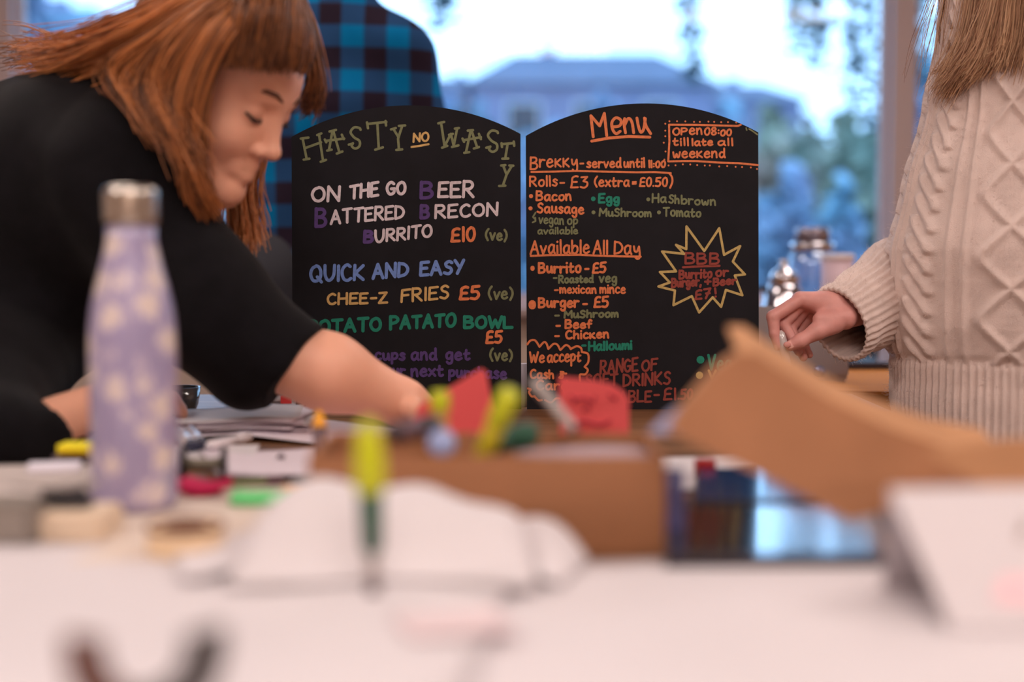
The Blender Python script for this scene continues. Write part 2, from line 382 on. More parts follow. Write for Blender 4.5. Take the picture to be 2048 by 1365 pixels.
# hanging branches of a near tree
t = empty('birch_tree', P(1960, 640, 9.2), 'near birch tree outside with thin hanging branches', 'tree')
bm = bmesh.new(); a = P(1960, 640, 9.2); tp = P(1950, -500, 9.2); tube(bm, [a, (a+tp)/2+Vector((0.1, 0, 0)), tp], [0.13, 0.11, 0.07], 10); bmobj('trunk', bm, mat('pale_bark', (150, 145, 140), 0.8, var=0.3), t, True)
for (sx, ex, ey) in ((1700, 1385, 150), (1800, 1640, 120), (1820, 1700, 215), (1850, 1745, 250), (1840, 1600, 70), (1700, 890, 30), (1860, 1840, 150)):
    bm = bmesh.new(); s0 = P(1950, -420, 9.2); m1 = P((sx+ex)/2, -330, 9.0); m2 = P(ex+8, -150, 8.9); e = P(ex, ey, 8.9)
    c = crom([s0, m1, m2, e], 12); tube(bm, c, list(np.linspace(0.03, 0.004, len(c))), 6); br = bmobj('branch', bm, MATS['tree_bark'], t, True)
    bm = bmesh.new()
    for q in range(230):
        u = random.random()**0.8; p = Vector(c[int((0.45+0.55*u)*(len(c)-1))]); p = p+Vector((random.gauss(0, 0.045), random.gauss(0, 0.06), random.uniform(-0.16, 0.05))); M = Vector((random.gauss(0, 1), random.gauss(0, 1), random.gauss(0, 1))).normalized().to_track_quat('Z', 'Y').to_matrix()
        s = random.uniform(0.018, 0.036); bm.faces.new([bm.verts.new(p+M@Vector(k)*s) for k in ((-1.5, 0, 0), (0, -0.8, 0), (1.5, 0, 0), (0, 0.8, 0))])
    f = bmobj('leaves', bm, mat('birch_leaves', (44, 74, 84), 0.8), br); f['kind'] = 'stuff'

# ================================================================== TABLES
def wood(name, c1, c2, rough=0.45):
    m = bpy.data.materials.new(name); m.use_nodes = True; n = m.node_tree; b = n.nodes['Principled BSDF']; b.inputs['Roughness'].default_value = rough
    t = n.nodes.new('ShaderNodeTexCoord'); mp = n.nodes.new('ShaderNodeMapping'); mp.inputs['Scale'].default_value = (6, 110, 110)
    z = n.nodes.new('ShaderNodeTexNoise'); z.inputs['Scale'].default_value = 1.0; z.inputs['Detail'].default_value = 6; z.inputs['Distortion'].default_value = 0.6
    r = n.nodes.new('ShaderNodeValToRGB'); r.color_ramp.elements[0].position = 0.35; r.color_ramp.elements[1].position = 0.7; r.color_ramp.elements[0].color = (*lin(c1), 1); r.color_ramp.elements[1].color = (*lin(c2), 1)
    n.links.new(t.outputs['Object'], mp.inputs['Vector']); n.links.new(mp.outputs[0], z.inputs['Vector']); n.links.new(z.outputs['Fac'], r.inputs['Fac']); n.links.new(r.outputs['Color'], b.inputs['Base Color'])
    q = n.nodes.new('ShaderNodeBump'); q.inputs['Strength'].default_value = 0.15; q.inputs['Distance'].default_value = 0.001; n.links.new(z.outputs['Fac'], q.inputs['Height']); n.links.new(q.outputs['Normal'], b.inputs['Normal'])
    return m
m_wood = wood('brown_oak_tabletop', (98, 66, 44), (150, 108, 74)); m_wood2 = wood('orange_pine_tabletop', (176, 112, 52), (196, 128, 62), 0.8); m_wood2.node_tree.nodes['Principled BSDF'].inputs['Specular IOR Level'].default_value = 0.08; m_leg = mat('dark_table_leg', (50, 42, 40), 0.5, 0.3)
def table(label, x0, x1, y0, y1, m):
    t = empty('table', ((x0+x1)/2, (y0+y1)/2, 0), label, 'table')
    boxobj('tabletop', ((x0+x1)/2, (y0+y1)/2, TABLE-0.0175), (x1-x0, y1-y0, 0.035), m, t, bev=0.004)
    for x in (x0+0.07, x1-0.07):
        for y in (y0+0.07, y1-0.07): boxobj('leg', (x, y, (TABLE-0.035)/2), (0.06, 0.06, TABLE-0.035), m_leg, t, bev=0.004)
    boxobj('apron', ((x0+x1)/2, y0+0.08, TABLE-0.075), (x1-x0-0.2, 0.02, 0.08), m_leg, t); boxobj('apron', ((x0+x1)/2, y1-0.08, TABLE-0.075), (x1-x0-0.2, 0.02, 0.08), m_leg, t)
table('long brown wooden table covered with papers, pens and boxes', -0.50, 0.52, 0.18, 2.16, m_wood)
table('orange-brown wooden table behind the right menu board', 0.22, 1.75, 2.2, 3.85, m_wood2)

# ================================================================== MENU BOARDS
m_board = mat('black_chalkboard', (22, 20, 26), 0.75, var=0.15, vscale=30, spec=0.25)
BD = 1.955
def bpt(px, py, off=0.0):      # a point on the board face; the boards lean back by 3.4 degrees
    return P(px, py, BD-off)
_a = P(1024, 820, BD); _b = P(1024, 830, BD); BY = 820+10*(TABLE-_a.z)/(_b.z-_a.z)   # row where the board face meets the table
def board(label, xl, xr, ysl, ysr, ypk):
    base = bpt((xl+xr)/2, BY); t = empty('menu_board', base, label, 'menu board', 'black menu boards')
    n = 40; out = []
    for k in range(n+1):
        u = k/n; x = xl+(xr-xl)*u; ys = ysl+(ysr-ysl)*u
        # shallow circular arch with sharp shoulders
        h = (ysl+ysr)/2-ypk; w = (xr-xl)/2; R = (w*w+h*h)/(2*h); s = (u-0.5)*2*w; y = ys-(math.sqrt(R*R-s*s)-(R-h)); out.append((x, y))
    out += [(xr+1.5, BY), (xl+2.5, BY)]
    vs = [bpt(x, y) for x, y in out]+[bpt(x, y, -0.005) for x, y in out]; m = len(out)
    fs = [tuple(range(m))[::-1], tuple(range(m, 2*m))]+[(i, (i+1) % m, (i+1) % m+m, i+m) for i in range(m)]
    bm = bmesh.new(); V = [bm.verts.new(v) for v in vs]; [bm.faces.new([V[i] for i in f]) for f in fs]
    bmobj('panel', bm, m_board, t)
    # folding easel leg behind
    top = bpt((xl+xr)/2, 480, -0.007); foot = Vector((top.x, top.y+0.1, TABLE+0.004)); bm = bmesh.new()
    for dx in (-0.05, 0.05): tube(bm, [top+Vector((dx*0.4, 0, 0)), foot+Vector((dx, 0, 0))], 0.004, 8)
    tube(bm, [foot+Vector((-0.05, 0, 0)), foot+Vector((0.05, 0, 0))], 0.004, 8); bmobj('easel_leg', bm, m_leg, t, True)
    return t
bl = board('left black arched menu board with green heading and white, blue and purple writing', 583, 1041, 274, 268, 211)
brd = board('right black arched menu board headed Menu in orange with a yellow starburst', 1051.5, 1516.5, 272, 265, 207)

GL = {}
def _g(ch, w, *ss):
    L = []
    for s in ss:
        c = s[0] == '~'; pts = [tuple(float(v) for v in q.split(',')) for q in s.lstrip('~').split()]; L.append((c, pts))
    GL[ch] = (w, L)
_g('A', 6.5, '0,0 3.1,10 6.3,0', '1.2,3.6 5.2,3.6'); _g('B', 5.5, '0,0 0,10', '~0,9.7 3.5,9.6 4.6,7.6 3,5.7 0.4,5.2', '~0.4,5.2 4,4.8 5.3,2.6 3.8,0.4 0,0')
_g('C', 5.5, '~5,8.8 3.2,10 0.8,8 0.1,4.5 1.3,0.8 3.6,0 5.4,1.2'); _g('D', 6, '0,0 0,10', '~0,9.8 3.6,8.8 5.7,5.2 4.2,1.5 0,0')
_g('E', 5, '5,10 0.2,9.7 0,0 5,0.2', '0.2,5.2 4,5.3'); _g('F', 5, '5,10 0.2,9.6 0,0', '0.2,5.2 4,5.4'); _g('G', 6, '~5.4,8.6 3.4,10 0.9,8 0.1,4.4 1.6,0.6 4,0.3 5.6,2 5.6,4.6', '5.9,4.6 3.4,4.5')
_g('H', 5.8, '0,0 0.2,10', '5.6,0 5.6,10', '0.2,5 5.6,5.2'); _g('I', 0.6, '0.3,0 0.3,10'); _g('K', 5.6, '0,0 0.2,10', '5.2,9.6 0.6,4.6 5.4,0'); _g('L', 5, '0,10 0,0.2 5,0.4')
_g('M', 7.5, '0,0 0.4,10 3.7,3.6 7,10 7.4,0'); _g('N', 6, '0,0 0.2,10 5.6,0.2 5.8,10'); _g('O', 6.2, '~3.4,10 1,8.4 0,4.6 1.4,0.8 3.8,0 5.8,2.4 6,6.4 4.8,9.2 3.2,10')
_g('P', 5.4, '0,0 0,10', '~0,9.8 3.6,9.6 5.3,7.4 3.8,5.2 0.2,4.4'); _g('Q', 6.6, '~3.4,10 1,8.4 0,4.6 1.4,0.8 3.8,0.2 5.8,2.4 6,6.4 4.8,9.2 3.2,10', '4,2.8 6.6,-0.6')
_g('R', 5.6, '0,0 0,10', '~0,9.8 3.6,9.6 4.8,7.4 3.4,5.2 0.4,4.8', '1.6,4.8 5.4,0'); _g('S', 5, '~4.6,8.8 2.8,10 0.7,8.4 1.4,6 3.8,4.6 4.6,2.2 2.8,0 0,1')
_g('T', 6, '0,9.6 6,10', '3,9.8 3,0'); _g('U', 6, '~0,10 0.2,4 1.6,0.5 3.6,0.4 5.4,3.6 5.8,10'); _g('V', 6, '0,10 2.8,0 5.6,10'); _g('W', 8, '0,10 2,0 4,7 6,0 8,10'); _g('Y', 5.6, '0,10 2.8,5', '5.6,10 1.6,0'); _g('Z', 5.4, '0.2,9.6 5,10 0,0 5.4,0.3'); _g('X', 5.4, '0,10 5.4,0', '5.4,10 0,0')
_g('a', 5, '~4.3,5.6 2.4,6.4 0.4,4.6 0.4,1.4 2,0 4,2.4 4.4,5.8', '~4.4,6 4.3,2 5.2,0'); _g('b', 4.6, '0,10 0.2,0', '~0.2,3.4 2,6 4.2,5 4.4,2 2.6,0 0.3,0.8'); _g('c', 4.2, '~4,5.4 2.4,6.4 0.5,4.8 0.3,1.6 2,0 4.2,1'); _g('d', 5, '~4,5 2,6 0.3,4 0.6,1 2.4,0 4,2', '4,10 4.2,2 5,0')
_g('e', 4.6, '~0.4,3.2 4,4 3.4,6 1.8,6.3 0.3,4 0.5,1.2 2.4,0 4.6,1.2'); _g('f', 3.8, '~3.8,9 2.4,10 1.4,8 1.3,4 1.4,0', '0,5 3.6,5.2'); _g('g', 4.8, '~4,5.6 2.2,6.4 0.4,4.6 0.6,1.6 2.2,0.6 3.8,2.4 4.2,6', '~4.2,6 4.5,0.6 4,-3 2,-3.6 0.8,-2.2'); _g('h', 4.6, '0,10 0.2,0', '~0.2,3.6 2,6 3.8,5.2 4.3,0')
_g('i', 0.8, '0.2,6 0.5,0', '0.2,8.9 0.3,9.2'); _g('k', 4.4, '0,6.4 0.2,0', '3.8,6.4 0.6,3.2 4.4,0'); _g('l', 0.9, '0.1,10 0.6,0'); _g('m', 6.6, '0,6.2 0.2,0', '~0.2,3.6 1.6,6 2.9,4.6 3.1,0.4', '~3.1,3.6 4.6,6.2 5.9,4.8 6.4,0'); _g('n', 4.6, '0,6.2 0.3,0', '~0.3,3.6 2,6.3 3.6,5.2 4.3,0')
_g('o', 4.6, '~2.6,6.3 0.6,5 0.3,2 2,0 4,1 4.5,4 3.6,6 2.4,6.3'); _g('p', 4.6, '0.2,6 0.4,-3.6', '~0.3,4 2,6.3 4.2,5 4,2 2,0.6 0.5,1.4'); _g('r', 3.8, '0,6.2 0.3,0', '~0.3,3.4 1.6,5.8 3.8,5.6'); _g('s', 3.8, '~3.6,5.4 2,6.4 0.6,5 2,3.4 3.6,2 2.4,0 0,0.8'); _g('t', 4, '~1.4,8.6 1.2,4 1.4,0.8 2.6,0 3.9,0.8', '0,5.2 3.6,5.6')
_g('u', 4.8, '~0.1,6.2 0.4,1.6 1.8,0.2 3.6,2 4,6', '4,6 4.8,0'); _g('v', 4.4, '0,6.2 2,0 4.4,6.2'); _g('w', 6, '~0,6 0.8,1 1.9,0.2 3,4 4,0.4 5.2,1 5.8,6'); _g('x', 4.4, '0,6.2 4.4,0', '4.2,6.2 0,0'); _g('y', 4.8, '~0.2,6.2 0.8,2.6 2.4,2 4,6', '~4,6 4.6,0 4.2,-3.2 2.4,-3.6 1.2,-2.4')
_g('0', 4.8, '~2.8,10 0.8,8 0.2,4 1.6,0.4 3.6,0.6 4.8,4.6 4.2,8.8 2.6,10'); _g('1', 0.8, '0.2,10 0.6,0'); _g('3', 4.6, '0.2,9.8 4.4,10 1.8,6.2', '~1.8,6 4.4,5 4.6,2 2.6,0 0,0.8'); _g('5', 5, '5,10 1,9.6 0.6,5.6', '~0.6,5.6 3.6,5.8 4.8,3 3,0.2 0,0.6'); _g('7', 5, '0,9.6 5,10 1.6,0', '1.6,5 4.6,5'); _g('8', 4.6, '~2.4,5.2 0.6,7 1.2,9.6 3.4,9.8 4,7.4 2.2,5 0.3,2.6 1.4,0.2 3.6,0.4 4.4,2.8 2.4,5.2')
_g('£', 5.2, '~5,9.6 3.4,10 1.2,8.4 1,4 0.4,0.2', '0.3,0.2 5.2,0.2', '1,5 4.4,5'); _g('-', 4, '0.3,4.4 3.8,4.6'); _g('=', 4.5, '0.2,5.6 4.2,5.8', '0.2,3 4.2,3.2'); _g(':', 1, '0.4,5.6 0.5,5.7', '0.4,1.6 0.5,1.7'); _g('.', 1, '0.4,0.3 0.5,0.4'); _g('(', 2.6, '~2.4,10.6 0.8,8 0.2,4 2.2,-0.6'); _g(')', 2.6, '~0.2,10.4 2,7.6 2.4,3.6 0.8,-1')
_g('+', 5, '0,4.6 5,4.8', '2.5,7.4 2.4,1.6'); _g('!', 1, '0.2,10 0.6,4', '0.6,0.4 0.7,0.5'); _g('&', 5, '~1,8 3,7 1,2.6 0.2,1 2,0.2 2.6,3 1,5.6 5,5.4'); _g(',', 1.2, '0.8,0.4 0.2,-1.6'); _g(' ', 3.4)
INK = dict(org=(224, 124, 74), olv=(120, 124, 86), tea=(4, 130, 106), wht=(218, 204, 210), pur=(84, 56, 122), blu=(112, 144, 212), cre=(212, 172, 106), red=(142, 56, 44), yel=(190, 164, 100))
def ink(c): return mat('marker_ink_'+c, INK[c], 0.7, var=0.10, vscale=260)
def strokes(name, ss, c, wpx, parent, label=None):
    """round-ended pen strokes lying on the board face; ss holds lists of photo points"""
    vs, fs = [], []; r = wpx/2; q_ = 0
    for j, s in enumerate(ss):
        s = [np.array(p, float) for p in s]
        for k, p in enumerate(s):
            q_ += 1; off = 0.0003+0.000014*(q_ % 60); n0 = len(vs); vs += [bpt(p[0]+r*math.cos(a), p[1]+r*math.sin(a), off) for a in np.linspace(0, 2*PI, 11)[:-1]]; fs.append(tuple(range(n0, n0+10)))
            if k:
                q = s[k-1]; d = p-q; L = np.hypot(*d)
                if L < 1e-6: continue
                nn = np.array([-d[1], d[0]])/L*r; n0 = len(vs); off += 0.000007; vs += [bpt(*(q+nn), off), bpt(*(p+nn), off), bpt(*(p-nn), off), bpt(*(q-nn), off)]; fs.append((n0, n0+1, n0+2, n0+3))
    o = meshobj(name, vs, fs, ink(c), parent)
    if label: o['label'] = label
    return o
def layout(text, x0, x1, b0, b1, cap, seed=0, slant=0.04):
    rnd = random.Random(seed+len(text)*7+int(x0)); tot = sum(GL[c][0] for c in text)+1.9*(len(text)-1); k = cap/10.0
    sx = (x1-x0)/max(tot, 0.1); sx = min(max(sx, 0.55*k), 2.0*k); x = x0; out = []
    for c in text:
        w, ss = GL[c]; jy = rnd.uniform(-0.25, 0.25)*k; js = rnd.uniform(0.95, 1.06); sl = slant+rnd.uniform(-0.05, 0.05)
        for cv, pts in ss:
            p = crom(pts, 6) if (cv and len(pts) > 2) else pts; S2 = []
            for (gx, gy) in p:
                X = x+gx*sx+gy*k*sl*0.6; base = b0+(b1-b0)*((X-x0)/max(1, x1-x0)); S2.append((X, base-gy*k*js+jy))
            out.append(S2)
        x += (w+1.9)*sx
    return out
def write(parent, nm, c, w, *items):
    """items: (text,x0,x1,base0,base1,cap) or a list of raw strokes"""
    col = nm.split(' with ')[0]
    raw = [it for it in items if isinstance(it, list)]; words = [it for it in items if not isinstance(it, list)]
    hue = {'org': 'orange', 'olv': 'olive green', 'tea': 'teal', 'wht': 'off-white', 'pur': 'purple', 'blu': 'pale blue', 'cre': 'cream', 'red': 'dark red', 'yel': 'dull yellow'}[c]
    for it in words: strokes('written_word', layout(*it), c, w, parent, hue+' handwritten '+it[0])['kind'] = 'thing'
    for it in raw: strokes('drawn_line', it, c, w, parent, nm if not words else hue+' drawn line')['kind'] = 'stuff' if len(it) > 6 else 'thing'
def Z(sc, ox, oy, *ss): return [[(x/sc+ox, y/sc+oy) for x, y in s] for s in ss]
def arcs(*s): return [list(map(tuple, crom(x, 6))) for x in s]
z1 = (4.267, 570, 200)
curS = lambda dx, dy: list(map(tuple, crom([(645+dx, 255+dy), (635+dx, 240+dy), (590+dx, 235+dy), (560+dx, 275+dy), (590+dx, 320+dy), (635+dx, 350+dy), (635+dx, 395+dy), (600+dx, 415+dy), (570+dx, 395+dy), (580+dx, 370+dy)], 5)))
head = Z(*z1, [(135, 330), (200, 322)], [(150, 327), (185, 505)], [(160, 510), (208, 502)], [(275, 300), (310, 286)], [(290, 293), (325, 522)], [(305, 528), (350, 512)], [(170, 412), (308, 362)],
         [(380, 270), (435, 256)], [(405, 265), (375, 430)], [(360, 433), (398, 425)], [(412, 265), (465, 450)], [(442, 458), (490, 440)], [(345, 350), (505, 330)], [(340, 338), (352, 362)], [(485, 297), (502, 335)],
         curS(0, 0), [(545, 382), (580, 372)], [(705, 205), (865, 188)], [(700, 192), (708, 242)], [(858, 180), (862, 218)], [(788, 200), (800, 412)], [(770, 425), (835, 405)],
         [(905, 252), (945, 240)], [(925, 248), (970, 320)], [(972, 222), (1025, 218)], [(1000, 222), (965, 330), (972, 420)], [(950, 427), (1000, 422)],
         [(1308, 200), (1358, 188)], [(1332, 196), (1362, 395), (1415, 290), (1440, 390), (1468, 250)], [(1340, 408), (1385, 392)], [(1425, 402), (1480, 388)], [(1450, 245), (1484, 240)], [(1400, 298), (1432, 290)],
         [(1560, 262), (1604, 258)], [(1585, 262), (1545, 445)], [(1530, 452), (1572, 446)], [(1592, 262), (1640, 405)], [(1612, 415), (1655, 402)], [(1520, 345), (1672, 318)], [(1515, 330), (1528, 358)], [(1655, 290), (1672, 335)],
         curS(1172, 28), [(1718, 408), (1745, 402)], [(1848, 378), (1955, 368)], [(1848, 370), (1852, 402)], [(1952, 356), (1956, 392)], [(1900, 375), (1880, 498)], [(1855, 502), (1905, 500)],
         [(1845, 560), (1880, 556)], [(1862, 560), (1890, 635)], [(1915, 560), (1948, 562)], [(1935, 564), (1890, 640), (1860, 730)], [(1828, 735), (1880, 732)])
_i = 0
for _c, _n in (('H', 7), ('A', 8), ('S', 2), ('T', 5), ('Y', 5), ('W', 6), ('A', 8), ('S', 2), ('T', 5), ('Y', 5)):
    strokes('written_letter', head[_i:_i+_n], 'olv', 5.0, bl, 'olive green serifed capital '+_c)['kind'] = 'thing'; _i += _n
write(bl, 'cream word NO with underline', 'cre', 4.2, ('NO', 827, 857, 284, 282, 16), Z(*z1, [(1080, 402), (1150, 392), (1225, 378)]))
write(bl, 'white words ON THE GO BEER', 'wht', 6.0, ('ON', 624, 679, 402, 402, 27), ('THE', 700, 756, 398, 391, 25), ('GO', 774, 810, 389, 388, 23), ('EER', 877, 947, 394, 394, 30))
write(bl, 'white words ATTERED RECON', 'wht', 5.4, ('ATTERED', 662, 808, 448, 436, 26), ('RECON', 871, 995, 437, 430, 24))
write(bl, 'white word URRITO', 'wht', 5.4, ('URRITO', 751, 863, 485, 473, 23))
write(bl, 'purple capital letters B', 'pur', 7.0, ('B', 842, 865, 397, 397, 33), ('B', 632, 652, 453, 453, 35), ('B', 842, 857, 437, 437, 26), ('B', 729, 745, 485, 485, 23))
write(bl, 'orange price £10', 'org', 5.8, ('£10', 902, 949, 483, 481, 26)); write(bl, 'olive green bracketed letters ve', 'olv', 4.6, ('(ve)', 971, 1013, 479, 481, 21), ('(ve)', 977, 1025, 598, 598, 22), ('(ve)', 980, 1024, 721, 721, 21))
write(bl, 'blue words QUICK AND EASY', 'blu', 6.4, ('QUICK', 621, 727, 563, 560, 30), ('AND', 746, 816, 557, 553, 27), ('EASY', 841, 927, 551, 547, 26))
write(bl, 'cream words CHEE-Z FRIES', 'cre', 5.0, ('CHEE-Z', 655, 774, 609, 606, 21), ('FRIES', 803, 897, 604, 597, 24)); write(bl, 'orange price £5 beside the fries', 'org', 6.0, ('£5', 919, 958, 599, 598, 25)); write(bl, 'orange price £5 under the bowl', 'org', 5.6, ('£5', 972, 1003, 687, 686, 22))
write(bl, 'teal words POTATO PATATO BOWL', 'tea', 6.6, ('POTATO', 616, 761, 665, 661, 24), ('PATATO', 781, 910, 659, 652, 24), ('BOWL', 929, 1024, 656, 656, 21))
write(bl, 'purple words cups and get', 'pur', 5.4, ('r', 726, 735, 719, 719, 20), ('cups', 751, 809, 720, 720, 21), ('and', 823, 873, 720, 720, 22), ('get', 892, 939, 720, 719, 22)); write(bl, 'purple words our next purchase', 'pur', 5.4, ('our', 772, 809, 751, 751, 20), ('next', 823, 886, 753, 752, 22), ('purchase', 898, 1012, 754, 758, 21))
# right board
z3 = (4.267, 1040, 200); z4 = (3.792, 1040, 500)
write(brd, 'orange heading Menu underlined', 'org', 5.8, arcs() + Z(*z3, [(625, 315), (605, 135), (680, 222), (720, 115), (740, 305)]) + [list(map(tuple, crom(s, 6))) for s in Z(*z3, [(785, 232), (850, 220), (862, 175), (820, 152), (785, 190), (790, 250), (820, 288), (855, 268)], [(900, 280), (888, 205), (893, 160)], [(893, 215), (925, 158), (955, 190), (970, 280)], [(998, 155), (1010, 220), (1030, 275), (1055, 250), (1070, 160)], [(1062, 155), (1075, 220), (1115, 288)])] + Z(*z3, [(612, 352), (760, 325), (930, 312), (1108, 318)]))
write(brd, 'orange box of straight lines around the opening hours', 'org', 4.0, Z(*z3, [(1884, 212), (1860, 222), (1500, 213), (1272, 212), (1275, 350), (1265, 525), (1400, 522), (1500, 522), (1700, 535), (1860, 540), (2030, 556)]))
DOT = [(1275, 182), (1340, 182), (1411, 183), (1485, 187), (1535, 187), (1608, 185), (1657, 187), (1717, 190), (1775, 190), (1845, 193), (1240, 203), (1240, 262), (1240, 310), (1227, 365), (1242, 440), (1232, 510), (1268, 560), (1327, 558), (1390, 550), (1453, 551), (1512, 556), (1577, 560), (1620, 560), (1700, 568), (1768, 565), (1840, 571), (1895, 573), (1970, 577), (2023, 590)]
write(brd, 'orange dots around the opening hours', 'org', 3.8, Z(*z3, *[[p] for p in DOT]))
write(brd, 'orange opening hours: OPen08:00 till late all weekend', 'org', 3.8, ('OP', 1346, 1374, 270, 269, 13), ('en', 1379, 1404, 269, 269, 19), ('08:', 1409, 1438, 270, 269, 14), ('00', 1441, 1462, 272, 271, 12), ('till', 1346, 1377, 291, 291, 15), ('late', 1384, 1425, 291, 291, 14), ('all', 1436, 1466, 291, 291, 14), ('weekend', 1346, 1450, 315, 315, 18))
write(brd, 'orange line Brekky served until 11:00', 'org', 3.9, ('B', 1061, 1075, 339, 339, 25), ('rekky', 1079, 1155, 334, 333, 24), ('-', 1160, 1167, 332, 332, 10), ('served', 1174, 1242, 335, 335, 18), ('until', 1248, 1289, 335, 334, 18), ('11:00', 1298, 1330, 335, 335, 13), Z(*z3, [(97, 615), (300, 612), (480, 606), (700, 612), (1000, 618), (1150, 616), (1287, 625)]))
write(brd, 'orange line Rolls £3 extra £0.50', 'org', 3.9, ('Rolls', 1060, 1114, 373, 372, 20), ('-', 1120, 1129, 371, 371, 11), ('£3', 1141, 1174, 376, 375, 22), ('(extra', 1189, 1258, 373, 373, 19), ('=', 1265, 1272, 372, 372, 14), ('£0.50', 1279, 1334, 373, 373, 17), (')', 1338, 1345, 374, 374, 24))
write(brd, 'orange words Bacon and Sausage', 'org', 4.2, ('Bacon', 1073, 1142, 401, 401, 18), ('Sausage', 1075, 1167, 425, 428, 19))
write(brd, 'round orange bullets', 'org', 8.5, [[(1062, 392.5)], [(1061, 417)], [(1065, 536), (1065, 538)]]); write(brd, 'large round orange bullet', 'org', 15, [[(1064.5, 608), (1064.5, 612)]])
write(brd, 'teal word Egg with bullet', 'tea', 4.8, ('Egg', 1198, 1238, 405, 405, 17)); write(brd, 'round teal bullet', 'tea', 9.5, [[(1186.5, 398)]]); write(brd, 'round olive bullets', 'olv', 8, [[(1187, 425)], [(1296.5, 399)], [(1318, 425)]])
write(brd, 'olive words Mushroom, Hash brown and Tomato', 'olv', 3.8, ('MuShroom', 1199, 1302, 432, 434, 15), ('Ha', 1305, 1332, 405, 405, 16), ('Sh', 1338, 1358, 406, 407, 15), ('brown', 1363, 1431, 408, 411, 16), ('Tomato', 1327, 1401, 432, 434, 17))
write(brd, 'olive note vegan op available with arrow', 'olv', 3.3, ('vegan', 1078, 1127, 447, 449, 17), ('op', 1135, 1155, 449, 449, 17), ('available', 1076, 1155, 468, 468, 13), Z(*z3, [(133, 962), (110, 1000), (125, 1015)], [(108, 1046), (132, 1035), (130, 1005)]))
write(brd, 'orange heading Available All Day underlined', 'org', 4.2, ('Available', 1061, 1178, 508, 507, 26), ('All', 1187, 1215, 508, 508, 25), ('D', 1229, 1245, 508, 508, 24), ('ay', 1249, 1280, 508, 508, 26), Z(*z3, [(92, 1333), (250, 1325), (500, 1322), (660, 1330), (850, 1335), (1030, 1338)]))
write(brd, 'orange line Burrito £5', 'org', 4.8, ('Burrito', 1078, 1161, 546, 545, 20), ('-', 1170, 1177, 543, 543, 10), ('£5', 1185, 1211, 546, 545, 20)); write(brd, 'olive line Roasted veg', 'olv', 4.0, ('-', 1107, 1113, 561, 561, 10), ('Roasted', 1118, 1186, 566, 565, 14), ('veg', 1199, 1233, 565, 565, 17))
write(brd, 'orange line mexican mince', 'org', 3.8, ('-', 1109, 1116, 585, 585, 10), ('mexican', 1120, 1192, 586, 587, 16), ('mince', 1200, 1250, 586, 587, 17)); write(brd, 'orange line Burger £5', 'org', 4.8, ('Burger', 1078, 1157, 615, 614, 19), ('-', 1166, 1175, 613, 613, 10), ('£5', 1188, 1216, 615, 614, 20))
write(brd, 'olive line Mushroom under burger', 'olv', 4.2, ('-', 1110, 1120, 636, 636, 10), ('MuShroom', 1129, 1236, 636, 634, 14)); write(brd, 'orange line Beef', 'org', 4.4, ('-', 1112, 1122, 657, 657, 10), ('Beef', 1131, 1183, 657, 656, 16)); write(brd, 'orange line Chicken', 'org', 4.4, ('-', 1110, 1119, 677, 677, 10), ('Chicken', 1132, 1217, 678, 676, 16))
write(brd, 'teal line Halloumi', 'tea', 4.8, ('-', 1164, 1171, 696, 696, 10), ('Halloumi', 1178, 1263, 701, 699, 17))
cl = [[(55, 718), (78, 690), (115, 688), (148, 736)], [(148, 736), (180, 702), (200, 710), (215, 752)], [(215, 752), (255, 714), (285, 722), (305, 760)], [(307, 760), (345, 724), (370, 732), (385, 754)], [(385, 752), (430, 732), (462, 745), (470, 775)], [(468, 775), (515, 790), (518, 850), (490, 888)], [(492, 888), (514, 912), (495, 945), (455, 948), (455, 995)], [(60, 1052), (82, 1060), (68, 1080), (88, 1112), (110, 1110)], [(110, 1112), (140, 1142), (165, 1140)], [(190, 1140), (235, 1158), (270, 1130), (300, 1128)]]
write(brd, 'orange scalloped cloud around We accept Cash and Cards', 'org', 4.2, [list(map(tuple, crom(s, 6))) for s in Z(*z4, *cl)])
write(brd, 'orange words We accept Cash & Cards', 'org', 4.2, ('We', 1059, 1088, 725, 725, 21), ('accept', 1095, 1161, 725, 723, 22), ('Cash', 1061, 1107, 757, 757, 17), ('&', 1118, 1132, 758, 757, 17), ('Cards', 1073, 1150, 780, 779, 18))
write(brd, 'dark red words RANGE OF SOFT DRINKS AVAILABLE', 'red', 4.6, ('RANGE', 1201, 1275, 748, 742, 25), ('OF', 1284, 1314, 742, 740, 21), ('SOFT', 1172, 1235, 773, 771, 23), ('DRINKS', 1247, 1340, 773, 768, 23), ('AVAILABLE', 1160, 1302, 806, 804, 22), ('-', 1308, 1318, 797, 797, 14), ('£1', 1327, 1351, 800, 799, 22), ('.50', 1356, 1384, 799, 798, 19))
sb = [(703, 90), (945, 425), (1150, 115), (1215, 478), (1435, 358), (1335, 570), (1500, 745), (1362, 760), (1465, 1030), (1240, 957), (1175, 1188), (1060, 1058), (875, 1265), (775, 1042), (525, 1165), (545, 965), (320, 910), (475, 855), (340, 712), (560, 703), (370, 432), (670, 465), (560, 342), (700, 400), (703, 90)]
write(brd, 'yellow starburst outline', 'yel', 4.8, Z(6.823, 1270, 440, sb))
write(brd, 'dark red words BBB Burrito or Burger + Beer £7!', 'red', 4.6, ('B', 1371, 1389, 528, 528, 22), ('B', 1395, 1413, 528, 528, 22), ('B', 1420, 1438, 528, 528, 22), [[(1366, 535), (1400, 533), (1439, 532)]], ('Burrito', 1359, 1423, 558, 555, 17), ('or', 1432, 1456, 553, 552, 17), ('Burger,', 1344, 1402, 575, 571, 17), ('+', 1410, 1421, 571, 571, 15), ('Beer', 1427, 1472, 572, 568, 15), ('£7', 1390, 1420, 599, 596, 18), ('!', 1429, 1436, 594, 594, 17))
